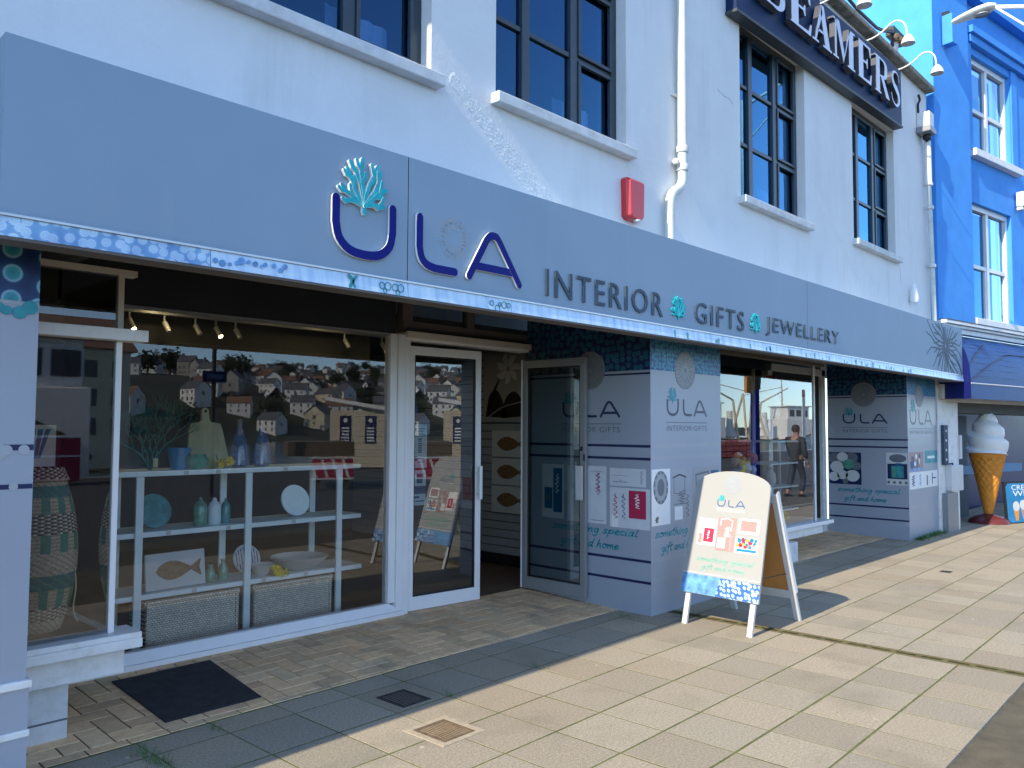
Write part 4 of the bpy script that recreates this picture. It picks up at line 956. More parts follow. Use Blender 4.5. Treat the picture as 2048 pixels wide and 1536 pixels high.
pot('blue_plant_pot', 'bright blue tapered pot on the top shelf next to coral', 'pot', 2.62,5.86,SZ[3],[(.055,0),(.085,.155),(.075,.155),(.05,.02)],'blue_pot')
pot('green_bowl', 'round green glass bowl in front of the chopping board', 'bowl', 2.72,5.79,SZ[3],[(.04,0),(.075,.03),(.085,.07),(.06,.11),(.055,.11)],'green_glass')
t = thing('chopping_board', 'pale wooden chopping board with round handle standing on the top shelf', 'chopping board', (2.87,5.93,SZ[3]))
fr = FR((2.70,5.92,SZ[3]),(1,0,0),(0,.12,1)); g = MB(); g.prism(fr,[(0,0),(.34,0),(.285,.29),(.27,.335),(.20,.345),(.185,.36),(.18,.44),(.155,.46),(.13,.44),(.125,.36),(.11,.345),(.04,.335),(.025,.29)],0,.022); g.build('board', M['wood'], t, bevel=.004)
g = MB(); g.disc(fr,.155,.43,.012,.0222,.023); g.build('handle_hole', M['black'], t)
t = thing('coral_ornament', 'tall branching green coral ornament with price tag on the top shelf', 'ornament', (2.43,5.9,SZ[3]))
g = MB(); rr = random.Random(12)
def br(p, d, L, r, dep):
    q = p+d*L; mid = p+d*L*.5+V((rr.uniform(-1,1),rr.uniform(-1,1),0))*L*.07
    g.tube([p, mid, q], [r, r*.88, r*.75], 5, cap=False)
    if dep == 0: return
    for s in ((-1,1) if dep > 1 or rr.random() < .8 else (0,)):
        nd = (d+V((s*rr.uniform(.25,.75), rr.uniform(-.3,.3), rr.uniform(-.12,.25)))).normalized()
        br(q, nd, L*rr.uniform(.72,.95), r*.76, dep-1)
for s in (-.5,-.2,.1,.4): br(V((2.43,5.9,SZ[3])), V((s,.05*s,.9)).normalized(), .115, .010, 6)
g.build('coral_branch', M['coral'], t)
g = MB(); g.box(2.425,2.458,5.835,5.838,SZ[3]+.02,SZ[3]+.085); g.build('price_tag', M['wood'], t)
g = MB(); rr = random.Random(2)
def flower_head(mb, c, r, n=26):
    for k in range(n):
        d = V((rr.gauss(0,1), rr.gauss(0,1)-.4, rr.gauss(0,1))).normalized(); x = d.orthogonal().normalized()*r*.42; y = d.cross(x)
        p = V(c)+d*r*.75; mb.face([p-x*.7-y*.5, p+x*.6-y*.6, p+x*.8+d*r*.4+y*.4, p+d*r*.3+y*.9, p-x*.8+y*.3])
def flowers(label, x, y, z, k=3, r=.045):
    t = thing('daffodil_bunch', label, 'flowers', (x,y,z)); g = MB()
    for q in range(k): flower_head(g, (x+rr.uniform(-.04,.04)*(k > 1), y+rr.uniform(-.02,.02), z+r*.9+rr.uniform(0,.05)), r)
    g.build('petals', M['yellow'], t); g = MB()
    for q in range(6): g.tube([(x+rr.uniform(-.02,.02),y+.02,z),(x+rr.uniform(-.06,.06),y+.04,z+rr.uniform(.03,.1))],.004,5)
    g.build('stalks', M['leaf'], t)
flowers('yellow daffodils lying on the lowest shelf beside the white bowls', 3.385,5.725,.40,3,.042)
flowers('yellow daffodils lying at the foot of the chopping board', 2.93,5.78,SZ[3],3,.034)
def plate(name, label, x, y, z, r, mt, ry=.35):
    fr = FR((x,y,z+r),(1,0,0),(0,ry,1)); t = thing(name, label, 'plate', (x,y,z)); g = MB(); g.disc(fr,0,0,r,-.012,0,32); g.build('dish', M[mt], t, bevel=.004)
    g = MB()
    for q in (.95,.62): g.ribbon(fr,[(r*q*math.cos(a*math.pi/16),r*q*math.sin(a*math.pi/16)) for a in range(33)],r*.05,0,.004,0,cap=0)
    g.build('rim', M[mt], t); return t
plate('serving_plate', 'round teal glass plate standing on the middle shelf at left', 2.48,5.93,SZ[2],.125,'teal_glass')
plate('serving_plate', 'round pale grey green plate standing on the middle shelf at right', 3.635,5.93,SZ[2],.13,'shelf')
t = plate('serving_plate', 'white plate with dark stripes standing behind the small bowl', 3.25,6.0,SZ[1],.115,'art_white')
fr = FR((3.25,6.0,SZ[1]+.115),(1,0,0),(0,.35,1)); g = MB()
for k in range(9):
    u = -.088+k*.022; hgt = math.sqrt(max(0,.105**2-u*u)); g.fbox(fr,u-.004,u+.004,-hgt,hgt*.9,.0005,.0018)
g.build('dark_stripes', M['ink'], t)
pot('white_bowl', 'small white footed bowl on the lowest shelf', 'bowl', 3.30,5.85,SZ[1],[(.045,0),(.06,.015),(.105,.085),(.098,.085),(.05,.02)],'art_white')
pot('white_bowl', 'wide shallow pale bowl on the lowest shelf at right', 'bowl', 3.66,5.9,SZ[1],[(.10,0),(.16,.03),(.235,.10),(.225,.105),(.14,.035)],'art_white',36)
for k,(x, h, w, mt, lab) in enumerate(((2.79,.21,.05,'green_glass','tall green lidded jar on the middle shelf'),(2.90,.2,.048,'paper','pale patterned jar on the middle shelf between green ones'),(2.99,.19,.035,'teal_glass','slim teal jar beside the middle upright'))):
    pot('glass_jar', lab, 'jar', x,5.86,SZ[2],[(w*.9,0),(w,.02),(w,h*.65),(w*.75,h*.8),(w*.3,h*.88),(w*.36,h*.93),(w*.1,h)],mt)
for k,(x, h, lab) in enumerate(((2.88,.13,'small dull green vase by the fish picture'),(2.98,.16,'taller dull green vase by the middle upright'))):
    pot('small_vase', lab, 'vase', x,5.86,SZ[1],[(.03,0),(.042,.03),(.035,h*.55),(.015,h*.85),(.022,h)],'green_glass')
t = thing('canvas_print', 'small picture of teal tulips behind the left bay window', 'picture', (1.75,6.3,1.3)); fr = FR((1.62,6.25,1.28),(1,.1,0),(0,0,1))
g = MB(); g.fbox(fr,0,.30,0,.32,0,.015); g.build('canvas', M['art_white'], t); g = MB()
for k in range(5): g.prism(fr,[(.03+k*.05,.29),(.065+k*.05,.29),(.12+k*.02,.09),(.10+k*.02,.09)],.0152,.0165)
g.build('stripes', M['blue_card'], t)
# tall striped laundry basket
t = thing('laundry_basket', 'tall bulging woven basket with black, green and natural bands in the left bay', 'basket', (1.42,4.85,.5))
prof = []; 
for k in range(91):
    q = k/90; r = .108+.075*math.sin(math.pi*min(1,q*1.06))**.8 if q < .92 else .135-.03*(q-.92)/.08
    prof.append((r*(1.0+.012*(k % 2)), q*.86))
cols = {'n': (.50,.40,.27), 'g': (.05,.19,.13), 'k': (.035,.03,.028), 'w': (.62,.55,.44), 't': (.015,.12,.12), 'd': (.33,.25,.16)}
def rc(i, k):
    b = [(7,'check0'),(14,'diag'),(24,'chg'),(32,'teal'),(44,'nat'),(54,'chg'),(65,'diag'),(74,'chg'),(80,'teal'),(84,'nat'),(91,'diag')]
    kind = next(n for e, n in b if i < e)
    if kind == 'diag': return cols['d'] if ((k+i*2) % 4) < 1 else cols['w'] if ((k+i*2) % 4) < 2 else cols['k']
    if kind == 'chg': return cols['g'] if (k//3) % 2 else (cols['d'] if i % 2 else cols['n'])
    if kind == 'teal': return cols['t'] if (k+i) % 5 else cols['g']
    return cols['n'] if (k+i) % 3 else cols['d']
g = MB(); g.lathe(prof,(1.42,4.84,.512),72,cap=False,rowcol=rc); g.lathe([(.10,.005),(.001,.006)],(1.42,4.84,.512),24,cap=False,c=cols['n']); g.build('woven_body', M['basket'], t)
g = MB(); g.tube(smooth([(1.555,4.76,.92),(1.575,4.74,.75),(1.565,4.74,.62),(1.585,4.73,.55)],4),[.004+.0*k for k in range(13)],6); g.build('cord', M['wood'], t)
# goods in the far bay window
t = thing('toy_bag', 'clear bag of colourful soft toys on the far bay window display', 'bag', (9.1,4.75,.9)); rr = random.Random(21)
g = MB(); mats = [M['pink'], M['yellow'], M['paper'], M['cone'], M['blue_pot'], M['art_white'], M['pink_pale']]
for k in range(46):
    c = (9.02+rr.uniform(-.22,.22), 4.74+rr.uniform(-.06,.06), .66+rr.uniform(0,.62)); r = rr.uniform(.035,.07); g.lathe([(.01,-r),(r*.8,-r*.5),(r,0),(r*.8,r*.6),(.01,r)], c, 8, rr.randint(0,6), cap=False)
g.build('soft_toys', mats, t, smooth=True)
g = MB(); g.box(8.7,9.35,4.65,4.9,.40,.58); g.build('tray', M['art_white'], t, bevel=.01)
t = thing('glass_shelves', 'glass shelf stack with small goods at the right end of the far bay window', 'shelving', (9.9,4.9,.4))
for z in (.55,.84,1.14,1.42):
    g = MB(); g.box(9.55,10.32,4.66,5.1,z,z+.02); g.build('shelf', M['shelf'], t)
for x in (9.56,10.31):
    g = MB(); g.box(x-.012,x+.012,4.9,4.93,.40,1.44); g.build('upright', M['alu'], t)
flowers('yellow daffodils in the corner of the far bay window', 9.75,4.62,.40,3,.06)
pot('white_vase', 'white vase on a glass shelf in the far bay window', 'vase', 9.9,4.85,.86,[(.05,0),(.08,.06),(.07,.15),(.04,.2),(.05,.24)],'art_white')
t = thing('nautical_figure', 'red capped white sailor figure hanging in the far bay window', 'figure', (9.75,4.8,1.75))
g = MB(); g.lathe([(.02,0),(.11,.03),(.12,.22),(.07,.3),(.09,.36),(.10,.44),(.06,.5)],(9.85,4.8,1.72),16); g.build('torso', M['art_white'], t, smooth=True); g = MB(); g.lathe([(.11,.40),(.12,.47),(.07,.54),(.01,.56)],(9.85,4.8,1.72),16); g.build('cap', M['pink'], t, smooth=True)
# ceiling track with spot lights
t = thing('spot_track', 'ceiling track with spot lamps seen through the main window', 'track light', (3.6,6.6,2.5))
g = MB(); g.box(2.3,5.2,6.58,6.62,2.50,2.53); g.build('track', M['alu'], t)
for k, (x, lit) in enumerate(((2.52,1),(2.80,0),(3.06,0),(3.24,1),(3.42,0),(4.55,0),(5.0,1))):
    g = MB(); g.tube([(x,6.6,2.5),(x,6.6,2.43)],.008,6); g.tube([(x,6.6,2.44),(x+.02,6.55,2.36)],.021,10); h = g.build('spot_head', M['alu'], t)
    if lit: g = MB(); g.tube([(x+.020,6.549,2.359),(x+.021,6.547,2.356)],.018,10); g.build('bulb', M['lamp_glow'], h)
DL = 'ceiling downlights seen through the glass'
for (x, y, lab) in ((2.05,5.9,'small lit ceiling downlight nearest the left bay'),(2.75,6.4,'small lit ceiling downlight above the spot track'),(3.9,6.2,'small lit ceiling downlight above the window jamb, left of a pair'),(4.35,6.3,'small lit ceiling downlight above the window jamb, right of a pair'),(8.6,5.2,'lit ceiling downlight at left of the far bay window'),(9.15,5.25,'lit ceiling downlight in the middle of the far bay window'),(5.55,6.6,'lit ceiling downlight just inside the open doorway')):
    t = thing('downlight', lab, 'downlight', (x,y,2.55), DL); g = MB(); g.lathe([(.055,-.012),(.06,0)],(x,y,2.56),16,cap=False); g.build('bezel', M['alu'], t); g = MB(); g.lathe([(.05,-.008),(.001,-.008)],(x,y,2.56),16,cap=False); g.build('bulb', M['lamp_glow'], t)
# ================================================================ things on the white wall
t = thing('name_sign', 'navy sign board with raised pale serif letters BEAMERS under the roof edge', 'shop sign', (9.2,3.8,5.6))
SY = 3.83; SK = (SY)/3.66
def zb(x): return 5.775+(x-7.22)*.0272
def zt(x): return 6.607+(x-7.22)*.0222
a0, a1 = 7.22, 12.03
def slab_sign(mb, x0, x1, y0, y1, f0, f1):
    mb.hexa([(x0,y0,f0(x0)),(x1,y0,f0(x1)),(x1,y1,f0(x1)),(x0,y1,f0(x0))],[(x0,y0,f1(x0)),(x1,y0,f1(x1)),(x1,y1,f1(x1)),(x0,y1,f1(x0))])
g = MB(); slab_sign(g,a0,a1,SY,3.949,zb,zt); g.build('sign_board', M['sign_navy'], t, bevel=.004)
g = MB(); slab_sign(g,a0-.01,a1+.01,SY-.012,3.9485,lambda x: zb(x)-.03,lambda x: zb(x)-.001); g.build('bottom_edge', M['sign_edge'], t)
LET = {
 'E': [[(.04,1),(.34,1),(.34,0),(.04,0)],[(.34,1),(.88,1),(.90,.74),(.84,.74),(.76,.93),(.34,.94)],[(.34,0),(.90,0),(.95,.28),(.89,.28),(.80,.08),(.34,.06)],[(.34,.54),(.56,.54),(.62,.64),(.66,.64),(.66,.38),(.62,.38),(.56,.48),(.34,.48)],[(-.04,1),(.04,1),(.04,.96)],[(-.04,0),(.04,.04),(.04,0)]],
 'A': [[(.46,1),(.60,1),(.92,.05),(.66,.05),(.44,.76)],[(.46,1),(.53,.82),(.20,.05),(.12,.05)],[(.28,.36),(.60,.36),(.58,.30),(.26,.30)],[(.0,0),(.32,0),(.32,.05),(.0,.05)],[(.56,0),(1.02,0),(1.02,.05),(.56,.05)]],
 'M': [[(.06,1),(.13,1),(.13,.05),(.06,.05)],[(.08,1),(.27,1),(.53,.18),(.46,.0)],[(.46,0),(.53,.18),(.80,1),(.73,1)],[(.73,1),(.95,1),(.95,.05),(.73,.05)],[(-.03,0),(.22,0),(.22,.05),(-.03,.05)],[(.66,0),(1.03,0),(1.03,.05),(.66,.05)],[(-.03,1),(.08,1),(.08,.95),(-.03,.95)],[(.95,1),(1.03,1),(1.03,.95),(.95,.95)]],
 'R': [[(.06,.95),(.32,.95),(.32,.05),(.06,.05)],[(-.02,1),(.42,1),(.42,.95),(-.02,.95)],[(-.02,0),(.40,0),(.40,.05),(-.02,.05)],[(.44,.50),(.62,.47),(1.0,.06),(1.04,0),(.78,0),(.40,.48)]],
 'B': [[(.06,.95),(.32,.95),(.32,.05),(.06,.05)],[(-.02,1),(.42,1),(.42,.95),(-.02,.95)],[(-.02,0),(.45,0),(.45,.05),(-.02,.05)]],
 'S': []}
CUR = {'R': [([(.40,.975),(.62,.96),(.78,.86),(.78,.64),(.64,.52),(.34,.50)],[.05,.07,.20,.22,.10,.05])],
       'B': [([(.40,.975),(.60,.96),(.74,.86),(.74,.66),(.62,.55),(.34,.53)],[.05,.07,.19,.20,.09,.05]),([(.34,.53),(.66,.52),(.84,.38),(.84,.18),(.68,.03),(.42,.025)],[.05,.08,.20,.22,.09,.05])],
       'S': [([(.86,.72),(.78,.90),(.52,.97),(.26,.90),(.18,.76),(.30,.60),(.58,.48),(.80,.34),(.82,.16),(.60,.03),(.34,.04),(.14,.14),(.06,.30)],[.03,.05,.07,.12,.17,.22,.26,.22,.17,.10,.07,.06,.03])]}
fr = FR((0,SY,0),(1,0,0),(0,0,1))
for ch, u0, u1 in (('B',7.28,7.80),('E',7.91,8.45),('A',8.44,8.95),('M',9.02,9.62),('E',9.75,10.20),('R',10.31,10.78),('S',10.86,11.22)):
    u0 *= 1.0447; u1 *= 1.0447; zl = 6.014+(u0-8.25)*.004; hh = .475+(u0-8.25)*.006
    g = MB(); w = u1-u0
    for P in LET[ch]: g.prism(fr, [(u0+x*w, zl+y*hh) for x, y in P], .02, .09, 0, 1)
    for P, Wd in CUR.get(ch, []):
        q = smooth([(x,y,0) for x,y in P],3); ww = []
        for i in range(len(q)): k = i/3; j = min(int(k),len(Wd)-2); f = k-j; ww.append((Wd[j]*(1-f)+Wd[j+1]*f)*w*.92)
        g.ribbon(fr, [(u0+x*w, zl+y*hh) for x,y,_ in q], ww, .02, .0895, 0, 1, cap=1)
    g.build('serif_letter', [M['lilac'], M['letter_side']], t)
# swan neck lamps
LG = 'white swan neck lamps over the navy sign'
def swan(x, label, y0=3.94, z0=6.70):
    t = thing('swan_neck_lamp', label, 'wall lamp', (x,y0,z0), LG)
    P = smooth([(x,y0,z0),(x,y0-.16,z0-.0),(x,y0-.30,z0+.045),(x,y0-.42,z0+.125),(x,y0-.52,z0+.12),(x,y0-.59,z0+.03),(x,y0-.605,z0-.12)],5)
    g = MB(); g.tube(P,.011,8); g.lathe([(.02,-.0),(.03,.0)],(x,y0,z0),8); g.build('arm', M['white'], t, smooth=True)
    g = MB(); g.lathe([(.020,.0),(.034,-.014),(.052,-.036),(.072,-.072),(.086,-.122),(.082,-.126),(.066,-.074),(.020,-.03)],(x,y0-.615,z0-.09),28,cap=False); g.build('shade', M['white'], t, smooth=True)
    g = MB(); g.lathe([(.01,-.03),(.028,-.06),(.034,-.09),(.018,-.115),(.001,-.12)],(x,y0-.615,z0-.09),12); g.build('lamp_bulb', M['paper'], t, smooth=True)
swan(11.93, 'white swan neck lamp at the right end of the navy sign')
swan(10.74, 'white swan neck lamp in front of the cable bracket, middle of three')
swan(9.26, 'white swan neck lamp nearest the top picture edge', z0=6.62)
# cable and bracket on the roof edge
t = thing('cable_bracket', 'black cable bracket on a short white post standing on the coping', 'cable bracket', (12.3,4.0,7.0))
g = MB(); g.tube([(12.28,3.98,6.99),(12.28,3.98,7.40)],.045,10); g.tube([(12.45,3.98,6.99),(12.45,3.98,7.1)],.06,10); g.build('post', M['white_worn'], t)
g = MB(); g.tube([(11.85,3.92,7.27),(12.62,3.96,7.40)],.03,8); g.box(12.0,12.5,3.9,4.02,7.26,7.40); g.tube([(11.9,3.9,7.05),(12.05,3.92,7.31)],.03,8); g.build('clamp', M['black'], t, bevel=.01)
g = MB()
for x in (11.98, 12.12): g.lathe([(.02,-.05),(.045,-.02),(.045,.02),(.02,.05)],(x,3.86,7.20),10)
g.build('insulator', M['rust'], t)
g = MB(); g.tube([(x, 3.9, 7.08+.11*((x-10.9)/1.0)**2 if x < 10.9 else 7.01+.2*((x-10.7)/1.2)) for x in [5.0+.35*k for k in range(17)]]+[(11.3,3.9,7.10),(11.6,3.9,7.16),(11.9,3.9,7.26)],.022,8); tag(g.build('overhead_cable', M['black'], smooth=True), 'thick black cable sagging along the roof edge into the bracket', 'cable')
# downpipes
t = thing('downpipe', 'pale painted drainpipe with a swan bend beside the red alarm box', 'drainpipe', (6.29,3.9,3.2))
P = [(6.29,3.885,6.88),(6.29,3.885,3.90)]+smooth([(6.29,3.885,3.90),(6.285,3.885,3.83),(6.24,3.885,3.76),(6.13,3.885,3.69),(6.085,3.885,3.62),(6.075,3.885,3.54)],4)[1:]+[(6.07,3.885,3.12)]
g = MB(); g.tube(P,.043,14); g.build('pipe', M['pipe'], t, smooth=True)
for z in (3.95,4.12,5.6):
    g = MB(); g.lathe([(.052,-.03),(.056,-.02),(.056,.02),(.052,.03)],(6.29,3.885,z),16); g.build('collar', M['pipe'], t, smooth=True)
g = MB(); g.tube([(6.20,3.93,4.0),(6.38,3.93,4.0)],.012,6); g.lathe([(.025,0),(.03,.03),(.012,.05)],(6.205,3.90,3.97),10); g.tube([(6.20,3.93,4.62),(6.38,3.93,4.62)],.012,6); g.build('bracket', M['white_worn'], t)
t = thing('downpipe', 'thin grey and white pipe at the corner of the blue building', 'drainpipe', (13.4,3.9,3.2))
g = MB(); g.tube([(13.30,3.87,6.02),(13.32,3.87,5.35)],.052,12); g.build('pipe', M['white_worn'], t, smooth=True)
g = MB(); g.tube([(13.325,3.87,5.349),(13.40,3.87,4.2),(13.45,3.87,3.14)],.036,12); g.build('lower_pipe', M['pipe'], t, smooth=True)
g = MB()
for z in (5.0, 4.1, 5.36): g.lathe([(.046,-.03),(.058,-.02),(.058,.02),(.046,.03)],(13.35+.045*(5-z),3.87,z),14)
g.build('collar', M['alu'], t, smooth=True)
t = thing('junction_box', 'small white junction box with dark cable above the corner pipe', 'junction box', (13.2,3.85,6.2))
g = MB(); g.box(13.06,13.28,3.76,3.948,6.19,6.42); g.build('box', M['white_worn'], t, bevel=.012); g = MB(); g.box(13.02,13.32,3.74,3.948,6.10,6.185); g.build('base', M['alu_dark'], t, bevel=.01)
g = MB(); g.tube(smooth([(13.1,3.93,6.42),(13.06,3.92,6.55),(13.08,3.9,6.62),(13.02,3.9,6.68)],4),.018,6); g.lathe([(.02,.0),(.06,.04),(.06,.09),(.03,.12)],(13.22,3.85,6.0),10); g.build('cable', M['black'], t)
t = thing('alarm_box', 'red wall mounted alarm box above the fascia', 'alarm', (5.55,3.9,3.3))
fr = FR((5.435,3.949,3.33),(1,0,0),(0,0,1))
P = [(.01,.02),(.05,.0),(.20,.0),(.235,.03),(.245,.33),(.225,.35),(.02,.35),(.0,.33)]
g = MB(); top = [(x*.82+.022+.0, y*.9+.012) for x, y in P]
A = [fr.p(x,y,0) for x,y in P]; B = [fr.p(x,y,.05) for x,y in P]; C_ = [fr.p(x,y,.085) for x,y in top]; n = len(P)
fs_ = [(i,(i+1)%n,(i+1)%n+n,i+n) for i in range(n)]+[(i+n,(i+1)%n+n,(i+1)%n+2*n,i+2*n) for i in range(n)]+[tuple(range(2*n,3*n))]
g.idx(A+B+C_, fs_); g.build('cover', M['red'], t, bevel=.006, recalc=True)
g = MB(); g.lathe([(.03,-.015),(.035,0)],(5.565,3.875,3.332),14); g.build('strobe', M['art_white'], t)
t = thing('wall_sensor', 'small white dome sensor low on the white wall near its right end', 'sensor', (12.55,3.9,3.5))
g = MB(); g.lathe([(.001,-.10),(.05,-.08),(.065,-.03),(.055,.04),(.03,.16),(.025,.2),(.001,.21)],(12.56,3.88,3.52),16); g.build('housing', M['white'], t, smooth=True)

# ================================================================ blue building next door
BA = R(-9); BO = V((13.75,3.95,0)); BD = V((math.cos(BA), math.sin(BA), 0)); BN = V((math.sin(BA), -math.cos(BA), 0))
bf = FR(BO, BD, (0,0,1))
blue = thing('blue_building', 'bright blue rendered building with white sash windows beside the white shop', 'building', tuple(bf.p(3,0,-3)))
H1 = (1.48,3.05,6.33,8.02); H2 = (1.36,2.97,3.44,5.44)
def bwall(mb, s0, s1, z0, z1, n, holes, dep):
    xs = sorted({s0,s1}|{h[0] for h in holes}|{h[1] for h in holes}); zs = sorted({z0,z1}|{h[2] for h in holes}|{h[3] for h in holes})
    for i in range(len(xs)-1):
        for j in range(len(zs)-1):
            a,b,c,d = xs[i],xs[i+1],zs[j],zs[j+1]; cx,cz = (a+b)/2,(c+d)/2
            if any(h[0]<cx<h[1] and h[2]<cz<h[3] for h in holes): continue
            mb.face([bf.p(a,c,n),bf.p(b,c,n),bf.p(b,d,n),bf.p(a,d,n)])
    for a,b,c,d in holes:
        mb.face([bf.p(a,c,n),bf.p(a,d,n),bf.p(a,d,n-dep),bf.p(a,c,n-dep)]); mb.face([bf.p(b,c,n),bf.p(b,c,n-dep),bf.p(b,d,n-dep),bf.p(b,d,n)])
        mb.face([bf.p(a,d,n),bf.p(b,d,n),bf.p(b,d,n-dep),bf.p(a,d,n-dep)]); mb.face([bf.p(a,c,n),bf.p(a,c,n-dep),bf.p(b,c,n-dep),bf.p(b,c,n)])
g = MB(); bwall(g,-.08,1.17,3.30,8.9,.10,[],.1); g.face([bf.p(-.08,3.3,.1),bf.p(-.08,9.4,.1),bf.p(-.08,9.4,-6),bf.p(-.08,3.3,-6)]); g.face([bf.p(1.17,3.3,.1),bf.p(1.17,3.3,0),bf.p(1.17,8.9,0),bf.p(1.17,8.9,.1)])
bwall(g,1.17,9,3.30,8.9,.0,[H1,H2,(4.6,6.2,6.33,8.02),(4.6,6.2,3.44,5.44)],.20); bwall(g,-.08,9,8.9,10.2,.16,[],.1); g.face([bf.p(-.08,8.9,.16),bf.p(-.08,8.9,0),bf.p(9,8.9,0),bf.p(9,8.9,.16)])
g.build('wall', M['blue_wall'], blue)
g = MB(); g.fbox(bf,1.30,9,8.16,8.30,.001,.09); g.fbox(bf,1.27,9,8.301,8.42,.001,.14); g.fbox(bf,1.17,1.27,3.32,8.42,.001,.035); g.build('cornice', M['blue_wall'], blue, bevel=.006)
g = MB(); g.fbox(bf,1.28,1.40,6.335,8.15,.001,.05); g.build('pilaster', M['blue_wall'], blue, bevel=.005); g = MB(); g.fbox(bf,3.06,3.30,6.335,8.15,.001,.03); g.build('pilaster', M['blue_wall'], blue, bevel=.005)
def sash(s0, s1, z0, z1):
    g = MB(); n = -.12
    for q in ((s0,s1,z0,z0+.06),(s0,s1,z1-.09,z1),(s0,s0+.07,z0+.06,z1-.09),(s1-.07,s1,z0+.06,z1-.09)): g.fbox(bf,*q,n-.06,n+.05)
    w = g.build('window', M['white'], blue, bevel=.005)
    zm = z0+(z1-z0)*.47; sm = (s0+s1)/2
    g = MB(); g.fbox(bf,s0+.07,s1-.07,zm-.035,zm+.035,n-.04,n+.03); g.fbox(bf,sm-.045,sm+.045,z0+.06,z1-.09,n-.05,n+.04)
    for q in ((s0+.07,sm-.045),(sm+.045,s1-.07)):
        g.fbox(bf,q[0],q[0]+.04,z0+.06,zm-.035,n-.03,n+.02); g.fbox(bf,q[1]-.04,q[1],z0+.06,zm-.035,n-.03,n+.02)
    g.build('sash', M['white'], w, bevel=.004)
    g = MB(); g.face([bf.p(s0+.03,z0+.03,n-.015),bf.p(s1-.03,z0+.03,n-.015),bf.p(s1-.03,z1-.03,n-.015),bf.p(s0+.03,z1-.03,n-.015)]); g.build('pane', M['glass_up'], w)
    g = MB(); g.fbox(bf,s0-.14,s1+.22,z0-.125,z0-.002,-.1,.12); g.build('sill', M['white_worn'], w, bevel=.008)
    g = MB(); g.face([bf.p(s0,z0,-.35),bf.p(s1,z0,-.35),bf.p(s1,z1,-.35),bf.p(s0,z1,-.35)]); g.build('blind', M['ghost'], w)
for h in (H1, H2, (4.6,6.2,6.33,8.02), (4.6,6.2,3.44,5.44)): sash(*h)
g = MB(); g.fbox(bf,-.02,9,3.12,3.20,.001,.12); g.fbox(bf,-.04,9,3.203,3.245,.001,.16); g.fbox(bf,-.06,9,3.248,3.30,.001,.20); g.build('shop_cornice', M['white_worn'], blue, bevel=.006)
g = MB(); g.fbox(bf,-.06,9,3.301,3.315,.001,.205); g.build('lead_flashing', M['sign_edge'], blue)
# ground floor: white post, dark kiosk opening
g = MB(); g.fbox(bf,.02,.70,-.1,2.03,-.35,.0); g.fbox(bf,.02,9,2.031,3.119,-.35,.0); g.build('shopfront_post', M['white_worn'], blue, bevel=.006)
g = MB(); g.fbox(bf,.74,9,1.86,2.03,-.5,-.02); g.build('shopfront_lintel', M['int_grey'], blue)
g = MB(); g.face([bf.p(.70,-.05,-1.6),bf.p(9,-.05,-1.6),bf.p(9,2.2,-1.6),bf.p(.70,2.2,-1.6)]); g.face([bf.p(.72,-.05,-.02),bf.p(.72,-.05,-1.6),bf.p(.72,2.0,-1.6),bf.p(.72,2.0,-.02)])
g.build('kiosk_back', M['blue_dark'], blue)
g = MB(); g.fbox(bf,.85,1.25,.5,1.75,-.95,-.85); g.fbox(bf,2.45,2.85,.0,1.84,-.95,-.8); g.fbox(bf,1.1,5,.78,.93,-1.0,-.7,1); g.build('kiosk_fittings', [M['grey_letter'], M['blue_pot']], blue)
g = MB(); g.fbox(bf,.70,.75,1.12,1.50,-.05,.035); g.build('door_handle', M['alu'], blue, bevel=.005)
g = MB(); g.fbox(bf,-.06,9,-.12,-.03,-1.6,.02); struct(g.build('kiosk_floor', M['asphalt']))
t = thing('meter_box', 'pale grey meter box on the strip between the clad pillar and white post', 'meter box', tuple(bf.p(.3,.6,.1)))
g = MB(); g.fbox(bf,.23,.62,.63,1.03,.002,.10); g.build('case', M['alu'], t, bevel=.008)
g = MB(); g.fbox(bf,.10,.24,1.035,1.66,.002,.05); g.build('dark_panel', M['grey_letter'], t, bevel=.004)
g = MB()
for k in range(4): g.disc(bf,.165,1.12+k*.15,.02,.05,.055,12)
g.build('button', M['alu'], t)
g = MB(); g.tube([bf.p(.24,1.05,.06),bf.p(.30,1.06,.08),bf.p(.34,1.04,.06)],.012,6); g.build('wire', M['black'], t)
t = thing('utility_cabinet', 'tall dull grey metal cabinet below the meter box', 'cabinet', tuple(bf.p(.25,-.1,.12)))
g = MB(); g.fbox(bf,.10,.45,-.12,.60,.002,.09); g.build('cabinet_body', M['alu_dark'], t, bevel=.008); g = MB(); g.fbox(bf,.47,.53,-.12,.50,.002,.06); g.build('side_duct', M['alu'], t, bevel=.006)
t = thing('wall_speaker', 'small cream box fixed high under the fascia end by the awning', 'wall box', tuple(bf.p(.2,2.05,.1)))
g = MB(); g.fbox(bf,.03,.20,2.07,2.30,.002,.08); g.fbox(bf,.215,.33,2.07,2.27,.002,.07); g.build('box', M['cream'], t, bevel=.006)
